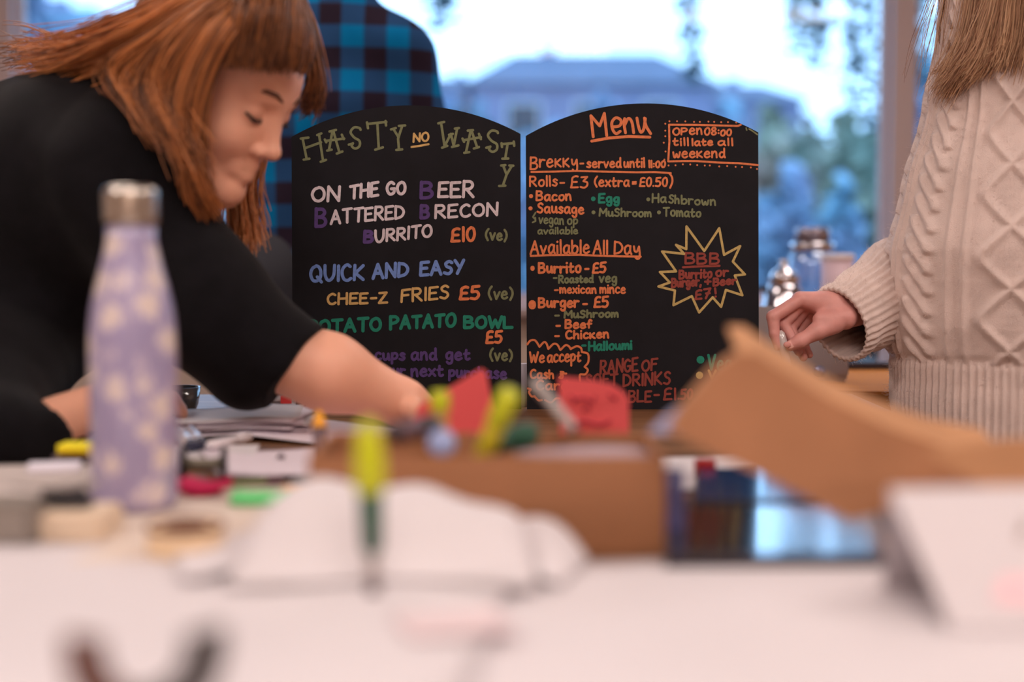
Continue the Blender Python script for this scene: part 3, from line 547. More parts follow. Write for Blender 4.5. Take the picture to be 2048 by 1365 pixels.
write(brd, 'teal word Vegetarian key, half hidden', 'tea', 5.0, ('Veg', 1416, 1462, 740, 740, 28), ); write(brd, 'round teal key mark', 'tea', 16, [[(1401, 720)]]); write(brd, 'round cream key mark', 'yel', 15, [[(1399, 751)]]); write(brd, 'cream word Vegan key, half hidden', 'yel', 4.6, ('V', 1417, 1432, 758, 758, 16))
write(brd, 'pale smudge on the right shoulder', 'olv', 3.0, Z(*z3, [(1930, 240), (1935, 258)], [(1955, 248), (1985, 266), (2026, 296)]))

# ================================================================== THINGS ON THE TABLE
def paper_mat(name, rgb, t=0.12):
    m = mat(name, rgb, 0.75, var=0.03, vscale=4, spec=0.3); return m
m_paper = paper_mat('white_paper', (212, 205, 209)); m_paper2 = paper_mat('lilac_white_paper', (224, 212, 222)); m_paper3 = paper_mat('cream_paper', (216, 200, 188)); m_news = paper_mat('grey_newsprint', (190, 178, 174))
def sheet(name, label, cen, w, h, rz, zf, m, nx=24, ny=20, th=0.0006, cat='paper', group=None, wob=0.0, parent=None):
    """sheet of paper on the table: zf(u,v) lifts it, u,v in -1..1"""
    vs, fs = [], []; c, s_ = math.cos(rz), math.sin(rz); cx, cy = cen[0], cen[1]; cz = cen[2] if len(cen) > 2 else TABLE+0.001
    for lay in (0, 1):
        for j in range(ny+1):
            for i in range(nx+1):
                u, v = -1+2*i/nx, -1+2*j/ny; q = zf(u, v); dx, dz = (q if isinstance(q, tuple) else (0, q)); x, y = u*w/2+dx, v*h/2+wob*math.sin(3*u+1)*0.01
                vs.append((x*c-y*s_, x*s_+y*c, dz+lay*th))
    n = (nx+1)*(ny+1)
    for j in range(ny):
        for i in range(nx):
            a = j*(nx+1)+i; fs.append((a, a+nx+1, a+nx+2, a+1)); fs.append((a+n, a+1+n, a+nx+2+n, a+nx+1+n))
    rim = [i for i in range(nx+1)]+[(j*(nx+1)+nx) for j in range(1, ny+1)]+[ny*(nx+1)+i for i in range(nx-1, -1, -1)]+[j*(nx+1) for j in range(ny-1, 0, -1)]
    for k in range(len(rim)): a, b = rim[k], rim[(k+1) % len(rim)]; fs.append((a, b, b+n, a+n))
    o = meshobj(name, vs, fs, m, parent, True, world=False); o.location = (cx, cy, cz) if parent is None else (0, 0, 0)
    if label: tag(o, label, cat if parent is None else None, group)
    return o
def X(px, d): return (px-1024)/F*d
hump = lambda a, w_, x0=0.0, y0=0.0: (lambda u, v: a*math.exp(-((u-x0)/w_)**2-((v-y0)/(w_*1.6))**2))
# big flat sheets in the foreground
sheet('paper_sheet', 'large white paper sheet flat across the right front of the table', (0.14, 0.63), 0.62, 0.66, 0.06, lambda u, v: 0.001+0.002*math.sin(2*u+v), m_paper)
sheet('paper_sheet', 'large white paper sheet flat across the left front of the table', (-0.27, 0.70, TABLE+0.0045), 0.50, 0.62, -0.10, lambda u, v: 0.001+0.002*math.sin(3*u-v), m_paper)
sheet('paper_sheet', 'cream paper sheet under the patterned bottle', (-0.30, 1.10, TABLE+0.002), 0.42, 0.30, 0.2, lambda u, v: 0.001+0.001*math.sin(3*u-v), m_paper3)
# curled white sheets in front of the box
def arch(u, v):
    return (0.046-0.012*u)*max(0, 1-abs(u*0.98)**5)**0.6*(0.5+0.5*math.cos(min(PI, abs(v-0.3)*2.2)))+0.003*math.sin(9*u)*(v > 0)
sheet('paper_sheet', 'white paper sheet arching up in front of the cardboard box', (X(780, .92), .925, TABLE+0.009), 0.19, 0.125, -0.03, arch, m_paper, wob=1)
sheet('paper_sheet', 'small curled white paper at the right end of the arching sheet', (X(1030, .92), .93, TABLE+0.006), 0.085, 0.08, -0.3, lambda u, v: 0.024*max(0, 1-u*u)*(0.6+0.4*v), m_paper, wob=1)
sheet('paper_sheet', 'white paper curling up left of the green marker', (X(520, .93), .95, TABLE+0.010), 0.12, 0.11, 0.25, lambda u, v: 0.020*(0.5+0.5*u)**1.5*(1-0.3*v), m_paper, wob=1)
sheet('paper_sheet', 'pale pink paper slip lying in front of the box', (X(905, .76), .77, TABLE+0.0085), 0.06, 0.05, 0.3, lambda u, v: 0.001, mat('pink_paper_slip', (222, 202, 206), 0.8))
# folded tent card at the right
tc_ = empty('tent_card', T(1930, 1250), 'folded white tent card at the right front corner with pink and grey marks', 'card')
x0, x1, yy = X(1785, .82), X(2240, .82), 0.80
vs = [(x0+0.022, yy-0.03, TABLE+0.006), (x1, yy-0.03, TABLE+0.006), (x1, yy+0.02, TABLE+0.078), (x0, yy+0.02, TABLE+0.076), (x1, yy+0.07, TABLE+0.006), (x0+0.01, yy+0.07, TABLE+0.006)]
vs2 = [(a, b+0.0008, c-0.0006) for a, b, c in vs]
meshobj('front_panel', vs[:4]+vs2[:4], [(0, 1, 2, 3), (7, 6, 5, 4), (0, 4, 5, 1), (1, 5, 6, 2), (2, 6, 7, 3), (3, 7, 4, 0)], m_paper, tc_)
q = [vs[3], vs[2], vs[4], vs[5]]; q2 = [(a, b-0.0006, c-0.0008) for a, b, c in q]
meshobj('back_panel', q+q2, [(0, 1, 2, 3), (7, 6, 5, 4), (0, 4, 5, 1), (1, 5, 6, 2), (2, 6, 7, 3), (3, 7, 4, 0)], m_paper, tc_)
fp = lambda a, b: (x0+(x1-x0)*a, yy-0.03+0.05*b-0.0006, TABLE+0.006+0.071*b+0.0006)
bm = bmesh.new(); bm.faces.new([bm.verts.new(fp(*k)) for k in ((0.52, .62), (0.55, .60), (0.60, .72), (0.57, .76))]); bmobj('grey_mark', bm, mat('grey_print', (150, 135, 130), 0.8), tc_)
bm = bmesh.new(); bm.faces.new([bm.verts.new(fp(*k)) for k in ((0.36, .18), (0.62, .14), (0.64, .34), (0.42, .36))]); bmobj('pink_mark', bm, mat('pink_print', (238, 196, 204), 0.8), tc_)

# cardboard box
def card(name, c1): return mat(name, c1, 0.85, var=0.07, vscale=14, bump=0.15, bscale=300, spec=0.2)
m_card = card('brown_cardboard', (164, 114, 82)); m_card2 = card('lighter_brown_cardboard', (190, 140, 102))
BX0, BX1 = X(616, 1.0), X(1332, 1.0); BY0, BY1 = 0.995, 1.125; BZ = 0.070
t = empty('cardboard_box', ((BX0+BX1)/2, (BY0+BY1)/2, TABLE), 'open shallow brown cardboard box full of pens in the middle of the table', 'box')
cb = (BX0+BX1)/2; wd = BX1-BX0; dp = BY1-BY0; tt = 0.004
boxobj('front_panel', (cb, BY0, TABLE+BZ/2), (wd, tt, BZ), m_card, t, bev=0.001); boxobj('back_panel', (cb, BY1, TABLE+BZ/2), (wd, tt, BZ), m_card, t, bev=0.001)
boxobj('side_panel', (BX0+tt/2, (BY0+BY1)/2, TABLE+BZ/2), (tt, dp-tt, BZ), m_card, t); boxobj('side_panel', (BX1-tt/2, (BY0+BY1)/2, TABLE+BZ/2), (tt, dp-tt, BZ), m_card, t); boxobj('bottom_panel', (cb, (BY0+BY1)/2, TABLE+0.003), (wd-2*tt, dp-tt, 0.004), m_card, t)
# papers and pens in the box
for i in range(5):
    sheet('paper_sheet', 'lilac-grey paper lying in the right half of the box, '+['lowest', 'second', 'middle', 'fourth', 'topmost'][i]+' of its pile', (X(1170, 1.05), 1.063, TABLE+0.040+0.005*i), 0.115-0.004*i, 0.085, 0.02*i-0.03, lambda u, v: 0.002*math.sin(2*u+v), mat('lilac_grey_paper', (176, 154, 162), 0.8), 8, 8, group='papers in the box')
boxobj('notepad', (X(1170, 1.05), 1.063, TABLE+0.0225), (0.112, 0.088, 0.034), mat('muted_pad_cover', (150, 120, 112), 0.7), bev=0.002); tag(bpy.data.objects['notepad'], 'thick muted brown notepad under the papers in the box', 'notepad')
def pen(label, a, b, r, mb, mc, mt, nm='marker_pen', capf=0.35, tipf=0.0, cat='pen', group=None, cone=False):
    """pen from its lower end a to upper end b: barrel, cap and end"""
    a, b = Vector(a), Vector(b); d = (b-a); L = d.length; M = axis_mat(d); t = empty(nm, a, label, cat, group)
    latheobj('barrel', [(r*0.75, 0), (r, 0.003), (r, L*(1-capf)), (r*0.9, L*(1-capf)+0.001)], mb, t, 14, M, a)
    if cone: latheobj('cap', [(r*1.12, L*(1-capf)), (r*1.15, L*(1-capf)+0.002), (r*0.85, L*(1-capf*0.5)), (r*0.35, L*0.985), (0.0, L)], mc, t, 14, M, a)
    else: latheobj('cap', [(r*1.1, L*(1-capf)), (r*1.15, L*(1-capf)+0.002), (r*1.12, L-0.004), (r*0.9, L)], mc, t, 14, M, a)
    latheobj('end_plug', [(r*0.6, -0.003), (r*0.72, -0.001), (r*0.72, 0.001)], mt, t, 14, M, a)
    return t
m_lime = mat('lime_plastic', (196, 200, 20), 0.35); m_lime2 = mat('yellow_green_plastic', (206, 190, 44), 0.35); m_dgreen = mat('dark_green_plastic', (12, 74, 50), 0.4); m_black = mat('black_plastic', (26, 22, 28), 0.35); m_greyp = mat('grey_metal', (170, 160, 156), 0.35, 0.4)
m_orange = mat('orange_yellow_plastic', (240, 164, 12), 0.4); m_brownp = mat('plum_brown_plastic', (96, 66, 72), 0.4); m_clear = mat('frosted_clear_plastic', (214, 206, 212), 0.2); m_navy = mat('navy_plastic', (24, 34, 66), 0.2, coat=1.0); m_sky = mat('pale_blue_plastic', (150, 164, 210), 0.3); m_white = mat('white_plastic', (226, 216, 220), 0.35)
def zt(px, py, d): p = P(px, py, d); return p
def floor_of(px, py, d, z): p = P(px, py, d); return Vector((p.x, p.y, z))
pen('lime green marker leaning to the right out of the box', P(962, 925, 1.05), P(1022, 782, 1.03), 0.0075, m_lime2, m_lime, m_black, capf=0.45, group=None)
pen('lime capped pen standing in the left part of the box', floor_of(880, 900, 1.09, TABLE+0.008), P(880, 782, 1.10), 0.0065, mat('amber_plastic', (190, 140, 60), 0.4), m_lime, m_black, capf=0.16)
pen('slim grey pen leaning left at the back of the box', P(1148, 862, 1.10), P(1068, 762, 1.13), 0.0045, m_greyp, m_greyp, m_black, capf=0.3)
pen('dark green marker lying across the box behind the papers', P(968, 892, 1.06), P(1070, 868, 1.08), 0.009, m_dgreen, m_dgreen, m_black, capf=0.4)
pen('pen with a dark cap lying at the left end of the box', P(790, 868, 1.02), P(868, 852, 1.09), 0.008, m_brownp, m_black, m_black, capf=0.4)
latheobj('round_lid', [(0.0, 0), (0.009, 0.0), (0.010, 0.002), (0.010, 0.008), (0.009, 0.009), (0.0, 0.009)], m_sky, None, 24, axis_mat((0, -1, 0.35)), P(884, 890, 1.035)); tag(bpy.data.objects['round_lid'], 'round pale blue lid standing in the box beside the lime marker', 'lid')
pen('pen with a pointed orange-yellow cap standing behind the left corner of the box', floor_of(642, 950, 1.30, TABLE+0.004), P(638, 820, 1.32), 0.0062, m_brownp, m_orange, m_black, capf=0.26, cone=True)
# pink notes leaning on the back of the box
m_pink = mat('coral_pink_paper', (255, 106, 110), 0.8); b = m_pink.node_tree.nodes['Principled BSDF']
def note(label, pts, d, m, marks=()):
    """upright card note; its outline given at the depth d, foot further back on the table"""
    t = empty('sticky_note', floor_of(pts[0][0], 900, d, TABLE), label, 'sticky note', 'coral pink sticky notes')
    bm = bmesh.new(); f = [bm.verts.new(P(x, y, d+0.10*(y-750)/700)) for x, y in pts]; g = [bm.verts.new(v.co+Vector((0, 0.0015, 0))) for v in f]; n = len(f)
    bm.faces.new(f); bm.faces.new(g[::-1]); [bm.faces.new((f[i], g[i], g[(i+1) % n], f[(i+1) % n])) for i in range(n)]; bmobj('note_paper', bm, m, t)
    for mk in marks:
        bm = bmesh.new(); pp = [P(x, y, d-0.0015+0.10*(y-750)/700) for x, y in mk]; tube(bm, pp, 0.0011, 6); bmobj('pen_stroke', bm, mat('dark_red_ink', (170, 40, 70), 0.7), t)
    return t
BT = 951
note('tilted coral pink sticky note standing behind the left half of the box', [(822, 848), (838, 812), (962, 738), (972, 744), (1010, BT-10), (815, BT-10)], 1.33, m_pink)
sc1 = [[(1140, 792), (1150, 800), (1146, 808)], [(1150, 800), (1170, 797), (1186, 806), (1190, 792)], [(1218, 790), (1228, 800), (1234, 790), (1230, 800)], [(1166, 822), (1176, 812), (1180, 820)], [(1150, 850), (1170, 842), (1200, 852), (1222, 842)]]
note('coral pink sticky note with dark handwriting standing behind the right half of the box', [(1118, BT-10), (1118, 754), (1180, 760), (1222, 768), (1246, 782), (1258, 800), (1258, BT-10)], 1.33, m_pink, sc1)
# upright brush marker in front
gm = empty('brush_marker', T(748, 1214), 'yellow-green and dark green brush marker standing upright in the foreground', 'pen')
a = T(748, 1214); tp = P(736, 842, 0.845)+Vector((0, 0.0, 0)); M = axis_mat(tp-a); L = (tp-a).length; R_ = 0.0065
latheobj('foot_cap', [(0.003, 0), (0.0042, 0.002), (0.0042, 0.012), (0.003, 0.014)], mat('plum_black_plastic', (60, 40, 56), 0.4), gm, 16, M, a)
latheobj('collar', [(0.0035, 0.013), (0.0038, L*0.30), (0.003, L*0.305)], m_greyp, gm, 16, M, a); latheobj('lower_barrel', [(0.0038, L*0.29), (0.0064, L*0.32), (0.0074, L*0.62), (0.005, L*0.63)], m_dgreen, gm, 16, M, a)
latheobj('upper_barrel', [(0.0085, L*0.62), (0.0095, L*0.65), (0.0092, L*0.8), (0.006, L*0.97), (0.003, L)], m_lime, gm, 16, M, a)

# cardboard lid leaning over the right of the box
lid = empty('open_lid', floor_of(1750, 1010, 1.05, TABLE), 'bent brown cardboard lid rising in a peak at the right of the table', 'cardboard lid')
def prism(name, out, d0, d1, m, parent, dfun=None):
    bm = bmesh.new(); f = [bm.verts.new(P(x, y, d0 if dfun is None else dfun(x, y))) for x, y in out]; g = [bm.verts.new(v.co+Vector((0, d1, 0))) for v in f]; n = len(out)
    bm.faces.new(f); bm.faces.new(g[::-1]); [bm.faces.new((f[i], g[i], g[(i+1) % n], f[(i+1) % n])) for i in range(n)]
    return bmobj(name, bm, m, parent)
dl = lambda x, y: 0.95+0.00016*(x-1300)+0.0001*(850-y)
prism('front_panel', [(1342, 862), (1372, 808), (1432, 738), (1478, 706), (1512, 706), (1560, 738), (1660, 800), (1780, 858), (1900, 898), (2010, 918), (2120, 940), (2120, 1016), (1960, 1012), (1790, 1018), (1702, 1040), (1640, 1010), (1560, 968), (1450, 918), (1392, 892)], 0, 0.004, m_card, lid, dl)
def strip(name, top, m, parent, back, rise, dfun):
    bm = bmesh.new(); A = [bm.verts.new(P(x, y, dfun(x, y))) for x, y in top]; B = [bm.verts.new(v.co+Vector((0, back, rise))) for v in A]; A2 = [bm.verts.new(v.co-Vector((0, 0, 0.003))) for v in A]; B2 = [bm.verts.new(v.co-Vector((0, 0, 0.003))) for v in B]
    for i in range(len(top)-1): bm.faces.new((A[i], A[i+1], B[i+1], B[i])); bm.faces.new((A2[i+1], A2[i], B2[i], B2[i+1])); bm.faces.new((A[i+1], A[i], A2[i], A2[i+1])); bm.faces.new((B[i], B[i+1], B2[i+1], B2[i]))
    return bmobj(name, bm, m, parent)
strip('top_panel', [(1478, 706), (1512, 706), (1560, 738), (1660, 800), (1780, 858), (1900, 898), (2010, 918)], m_card2, lid, 0.055, 0.016, dl)
strip('end_flap', [(1342, 862), (1372, 808), (1432, 738), (1478, 706)], m_card2, lid, 0.02, 0.0, dl)
prism('fold_out_flap', [(1850, 906), (2010, 880), (2160, 876), (2160, 1000), (2010, 996)], 0.99, 0.004, m_card2, lid)
o = prism('plastic_sleeve', [(1296, 866), (1330, 832), (1400, 780), (1442, 752), (1446, 800), (1390, 872)], 1.02, 0.0008, mat('pale_blue_plastic_sleeve', (170, 176, 214), 0.3), None); tag(o, 'pale blue plastic sleeve sticking up left of the cardboard lid', 'plastic sleeve')
# glossy black tablets reflecting the window
m_gloss = mat('glossy_black_glass', (14, 16, 24), 0.13, spec=1.0, coat=1.0); m_dark = mat('dark_case', (44, 34, 40), 0.5)
def slab(label, corners, th, z0, nm='tablet', mtop=None):
    c = sum((Vector(k) for k in corners), Vector((0, 0, 0)))/4; t = empty(nm, (c.x, c.y, z0), label, nm.replace('_', ' '))
    bm = bmesh.new(); A = [bm.verts.new((k[0], k[1], z0)) for k in corners]; B = [bm.verts.new((k[0], k[1], z0+th)) for k in corners]
    bm.faces.new(A[::-1]); bm.faces.new(B); [bm.faces.new((A[i], A[(i+1) % 4], B[(i+1) % 4], B[i])) for i in range(4)]; bmobj('case', bm, m_dark, t)
    bm = bmesh.new(); A = [bm.verts.new((c.x+(k[0]-c.x)*0.95, c.y+(k[1]-c.y)*0.93, z0+th+0.0004)) for k in corners]; B = [bm.verts.new(v.co-Vector((0, 0, 0.001))) for v in A]; bm.faces.new(A); bm.faces.new(B[::-1]); [bm.faces.new((A[i], A[(i+1) % 4], B[(i+1) % 4], B[i])) for i in range(4)]; bmobj('screen', bm, mtop or m_gloss, t)
    return t
slab('glossy black tablet lying right of the box, mirroring the bright window', [tuple(T(1330, 1150)), tuple(T(1815, 1150)), tuple(T(1740, 1040)), tuple(T(1345, 1040))], 0.007, TABLE+0.005)
slab('smaller glossy dark blue phone lying under the cardboard lid', [tuple(T(1385, 1032)), tuple(T(1640, 1032)), tuple(T(1600, 962)), tuple(T(1395, 962))], 0.011, TABLE+0.001, 'phone', mat('glossy_blue_glass', (20, 52, 96), 0.14, spec=1.0))
sheet('paper_sheet', 'white paper seen under the peak of the cardboard lid', (X(1455, 1.32), 1.36, TABLE+0.001), 0.12, 0.20, 0.1, lambda u, v: 0.002, m_paper)
latheobj('bottle_cap', [(0.0, 0), (0.0105, 0), (0.0105, 0.014), (0.0095, 0.016), (0, 0.016)], mat('dark_red_plastic', (150, 16, 22), 0.4), None, 20, None, tuple(T(1410, 962))); tag(bpy.data.objects['bottle_cap'], 'small dark red bottle cap standing on white paper under the lid', 'cap')
bpy.data.objects['bottle_cap'].location.z += 0.004
latheobj('blue_reflection', [(0, 0), (0.009, 0), (0.0095, 0.002), (0.0095, 0.035), (0.008, 0.036), (0.008, 0.054), (0, 0.055)], mat('blue_reflection_tint', (110, 110, 170), 0.25), None, 20, None, (X(1352, 1.03), 1.035, TABLE)); tag(bpy.data.objects['blue_reflection'], 'upright violet-blue form painted as a bluish reflection at the right corner of the box', 'painted reflection')  # added upright form; its violet-blue colour stands for a bluish reflection

# patterned water bottle
m_pat = bpy.data.materials.new('lavender_floral_print'); m_pat.use_nodes = True; n = m_pat.node_tree; b = n.nodes['Principled BSDF']; b.inputs['Roughness'].default_value = 0.28; b.inputs['Coat Weight'].default_value = 0.5; b.inputs['Coat Roughness'].default_value = 0.08
tcn = n.nodes.new('ShaderNodeTexCoord'); nz = n.nodes.new('ShaderNodeTexNoise'); nz.inputs['Scale'].default_value = 30; vo = n.nodes.new('ShaderNodeTexVoronoi'); vo.inputs['Scale'].default_value = 37; vo.inputs['Randomness'].default_value = 0.75
mx = n.nodes.new('ShaderNodeMix'); mx.data_type = 'RGBA'; mx.blend_type = 'LINEAR_LIGHT'; mx.inputs['Factor'].default_value = 0.012; n.links.new(tcn.outputs['Object'], mx.inputs['A']); n.links.new(nz.outputs['Color'], mx.inputs['B']); n.links.new(mx.outputs['Result'], vo.inputs['Vector'])
r = n.nodes.new('ShaderNodeValToRGB'); r.color_ramp.elements[0].position = 0.0; r.color_ramp.elements[0].color = (*lin((228, 208, 194)), 1); r.color_ramp.elements[1].position = 0.62; r.color_ramp.elements[1].color = (*lin((160, 150, 186)), 1)
e = r.color_ramp.elements.new(0.34); e.color = (*lin((222, 208, 210)), 1); e = r.color_ramp.elements.new(0.46); e.color = (*lin((176, 164, 196)), 1)
n.links.new(vo.outputs['Distance'], r.inputs['Fac']); n.links.new(r.outputs['Color'], b.inputs['Base Color'])
bb = P(271, 1030, 1.17); bb.z = TABLE+0.004
t = empty('water_bottle', bb, 'lavender and cream patterned water bottle with a steel cap', 'water bottle'); K = 640/F*1.17
prof = [(0.0, 0), (0.0300, 0), (0.0335, 0.004), (0.0350, 0.012), (0.0352, 0.135), (0.0345, 0.150), (0.0325, 0.166), (0.0290, 0.182), (0.0250, 0.197), (0.0218, 0.210), (0.0200, 0.220), (0.0196, 0.231)]
kz = K/0.2632
latheobj('body', [(r_, z*kz) for r_, z in prof], m_pat, t, 64, None, bb)
latheobj('cap', [(r_, z*kz) for r_, z in [(0.0196, 0.2315), (0.0219, 0.2325), (0.0222, 0.236), (0.0222, 0.2565), (0.0208, 0.2608), (0.0175, 0.2630), (0.0, 0.2632)]], mat('brushed_steel', (200, 190, 180), 0.22, 1.0), t, 64, None, bb)
latheobj('base_ring', [(0.0, -0.002), (0.029, -0.002), (0.0302, 0.0005), (0.0, 0.0005)], mat('brushed_steel', (200, 190, 180), 0.22, 1.0), t, 48, None, bb)

# heap of folded white sheets in the middle distance
for i in range(9):
    cx = X(480, 1.70)+0.004*math.sin(i*2.1); sheet('folded_paper', ['lowest', 'second lowest', 'third', 'fourth', 'middle', 'sixth', 'seventh', 'second highest', 'topmost'][i]+' of the folded white sheets heaped behind the bottle', (cx, 1.70+0.006*math.cos(i*3), TABLE+0.002+0.0020*i), 0.165-0.004*abs(i-4), 0.15, 0.12*math.sin(i*1.7), (lambda k: lambda u, v: 0.0025*math.sin(2.4*u+0.05*k)+0.0006*(u*u)*(1 if k % 2 else -0.2)+0.003)(i), m_paper2 if i % 2 else m_paper, 16, 8, 0.0011, group='folded sheets in the heap')
sheet('paper_sheet', 'lilac-white sheet fanning out right of the folded heap', (X(640, 1.62), 1.64, TABLE+0.002), 0.16, 0.13, -0.35, lambda u, v: 0.010*(1-u)*0.5+0.003*v, m_paper2)
sheet('paper_sheet', 'white sheet with a small grey dot lying before the folded heap', (X(560, 1.38), 1.40, TABLE+0.0035), 0.15, 0.17, 0.3, lambda u, v: 0.003+0.004*u*u, m_paper2)
latheobj('pin', [(0, 0), (0.004, 0), (0.004, 0.003), (0, 0.004)], mat('grey_dot', (100, 84, 92), 0.6), None, 14, None, tuple(T(562, 916, TABLE+0.009))); tag(bpy.data.objects['pin'], 'small dark grey drawing pin lying on the white sheet', 'pin')
sheet('paper_sheet', 'white sheet hanging behind the black tape spool', (X(410, 1.42), 1.44, TABLE+0.003), 0.09, 0.10, 0.1, lambda u, v: 0.004+0.004*v, m_paper)
# two clear markers with navy ends, and a white pen
for i, (x, y, d, x2, y2, d2) in enumerate(((384, 893, 1.46, 352, 862, 1.60), (402, 889, 1.47, 380, 866, 1.60))):
    a = P(x, y, d); b2 = P(x2, y2, d2); a.z = max(a.z, TABLE+0.012); b2.z = TABLE+0.013; t = empty('clear_marker', a, ['clear marker with a navy end pointing at the camera, left of the pair', 'clear marker with a navy end pointing at the camera, right of the pair'][i], 'marker', 'clear markers'); M = axis_mat(b2-a); L = (b2-a).length
    latheobj('barrel', [(0.0068, 0.008), (0.0075, 0.010), (0.0075, L-0.002), (0.006, L)], m_clear, t, 16, M, a); latheobj('end_plug', [(0.004, 0), (0.0068, 0.001), (0.0074, 0.004), (0.0072, 0.010), (0.005, 0.011)], m_navy, t, 16, M, a)
a, b2 = P(418, 900, 1.46), P(498, 874, 1.56); b2.z = max(b2.z, TABLE+0.011); a.z = TABLE+0.016; pen('slim white pen lying right of the clear markers', a, b2, 0.0052, m_white, m_white, m_clear, capf=0.3)
# notebook with teal cover
nb = empty('notebook', floor_of(535, 848, 1.84, TABLE), 'white notebook with a teal cover and a red tab near the bending woman\'s sleeve', 'notebook')
cx, cy = X(536, 1.86), 1.86; RM = Matrix.Rotation(0.12, 3, 'Z')
for i in range(3): boxobj('page_block', (cx+0.001*i, cy, TABLE+0.008+0.0085*i), (0.066, 0.05, 0.008), m_paper, nb, RM, 0.001)
boxobj('cover', (cx, cy, TABLE+0.0345), (0.072, 0.054, 0.003), mat('teal_cover', (130, 165, 165), 0.3), nb, RM @ Matrix.Rotation(-0.10, 3, 'Y'), 0.001); boxobj('tab', (cx+0.027, cy-0.029, TABLE+0.025), (0.014, 0.003, 0.010), mat('red_tab', (240, 70, 72), 0.6), nb, RM)
# small dark cup
cp = floor_of(360, 835, 1.86, TABLE); t = empty('cup', cp, 'small dark grey cup half hidden by the patterned bottle', 'cup'); m_cup = mat('dark_grey_glaze', (72, 70, 72), 0.15, coat=1.0)
latheobj('body', [(0.0, 0.0), (0.016, 0.0), (0.018, 0.003), (0.024, 0.018), (0.0272, 0.040), (0.0258, 0.040), (0.022, 0.018), (0.014, 0.006), (0, 0.005)], m_cup, t, 40, None, cp)
bm = bmesh.new(); tube(bm, [cp+Vector((-0.026+0.0*k, 0, 0.034)) if k == 0 else cp+Vector((-0.026-0.016*math.sin(k*0.52), 0, 0.034-0.004*k)) for k in range(7)], 0.0028, 8); bmobj('handle', bm, m_cup, t, True)
# black tape spool
sp = T(408, 968); t = empty('tape_spool', sp, 'small spool with two black discs lying behind the magenta notes', 'spool')
for dx in (-0.019, 0.019): latheobj('disc', [(0, -0.0022), (0.0158, -0.0022), (0.0165, -0.001), (0.0165, 0.001), (0.0158, 0.0022), (0, 0.0022)], m_black, t, 32, axis_mat((1, 0.12, 0)), sp+Vector((dx, 0, 0.0185)))
latheobj('core', [(0.007, -0.018), (0.005, -0.008), (0.005, 0.008), (0.007, 0.018)], mat('olive_grey_core', (120, 112, 96), 0.5), t, 24, axis_mat((1, 0.12, 0)), sp+Vector((0, 0, 0.0185)))
# sticky note pads
def pad(label, px, py, w_, h_, rz, m, n=1, curl=0.0, dz=0.0, group=None):
    c = T(px, py, TABLE+dz); return sheet('sticky_note_pad', label, (c.x, c.y, TABLE+dz+0.0015), w_, h_, rz, lambda u, v: curl*(u*u)+0.001, m, 12, 4, 0.006*n, 'sticky notes', group)
pad('magenta sticky note pad right of the patterned bottle', 408, 992, 0.040, 0.035, -0.15, mat('magenta_paper', (190, 18, 78), 0.8), 1.4, 0.004, 0.003)
pad('mint green sticky note pad beside the magenta one', 522, 1012, 0.047, 0.030, 0.05, mat('mint_green_paper', (108, 212, 132), 0.8), 1.3, 0.001, 0.003)
pad('small orange-yellow sticky note pad at the left corner of the box', 592, 990, 0.024, 0.03, 0.1, mat('amber_paper', (236, 172, 70), 0.8), 0.8, 0, 0.003)
a, b2 = T(452, 972, TABLE+0.006), T(565, 962, TABLE+0.006); pen('olive pencil lying behind the green sticky notes', a, b2, 0.004, mat('olive_paint', (120, 124, 88), 0.5), m_brownp, m_black, 'pencil', capf=0.3, cat='pencil')
# left cluster
pad('stack of yellow index notes beside the bending woman\'s forearm', 160, 912, 0.034, 0.03, 0.0, mat('lemon_paper', (238, 222, 30), 0.8), 1.6, 0, 0.020)
boxobj('index_box', (X(166, 1.37), 1.375, TABLE+0.011), (0.055, 0.05, 0.020), mat('taupe_card', (110, 92, 92), 0.7), bev=0.002); tag(bpy.data.objects['index_box'], 'taupe card box carrying the yellow index notes', 'box')
for i, (nm, c_) in enumerate((('pale blue', (120, 170, 236)), ('coral', (240, 120, 130)), ('white', (230, 224, 236)))):
    pad(nm+' layer of the note stack beside the taupe box', 110, 952-2*i, 0.045, 0.03, 0.25, mat(nm.replace(' ', '_')+'_note_paper', c_, 0.8), 1.1, 0, 0.001+0.0075*i)
pen('lemon yellow highlighter lying across the taupe box', P(140, 898, 1.37), P(196, 896, 1.37), 0.0055, mat('lemon_plastic', (232, 222, 90), 0.3), m_lime, m_black, capf=0.35)
for i in range(4):
    sheet('newspaper', 'grey newspaper sheet at the left edge of the table, '+['lowest', 'second', 'third', 'top'][i]+' of its loose pile', (X(80, 1.28)-0.01*i, 1.22+0.008*math.sin(2*i), TABLE+0.003+0.004*i), 0.22-0.01*i, 0.20-0.012*i, 0.1*math.sin(2*i)-0.05, (lambda k: lambda u, v: 0.0015*math.sin(2*u+0.2*k)+0.002)(i), m_news, 16, 12, 0.001, group='loose newspaper pile')
g0 = T(110, 1058); t = empty('binder_clip', g0+Vector((0, 0, 0.012)), 'black binder clip lying on the papers left of the bottle', 'binder clip')
bm = bmesh.new(); q = [(-0.021, 0.0), (0.021, 0.0), (0.015, 0.013), (-0.015, 0.013)]; A = [bm.verts.new(Vector((x, -0.007*(1 if z == 0 else 0.1), z))+g0+Vector((0, 0, 0.012))) for x, z in q]; B = [bm.verts.new(Vector((x, 0.007*(1 if z == 0 else 0.1), z))+g0+Vector((0, 0, 0.012))) for x, z in q]
bm.faces.new(A); bm.faces.new(B[::-1]); [bm.faces.new((A[i], B[i], B[(i+1) % 4], A[(i+1) % 4])) for i in range(4)]; bmobj('clip_body', bm, m_black, t)
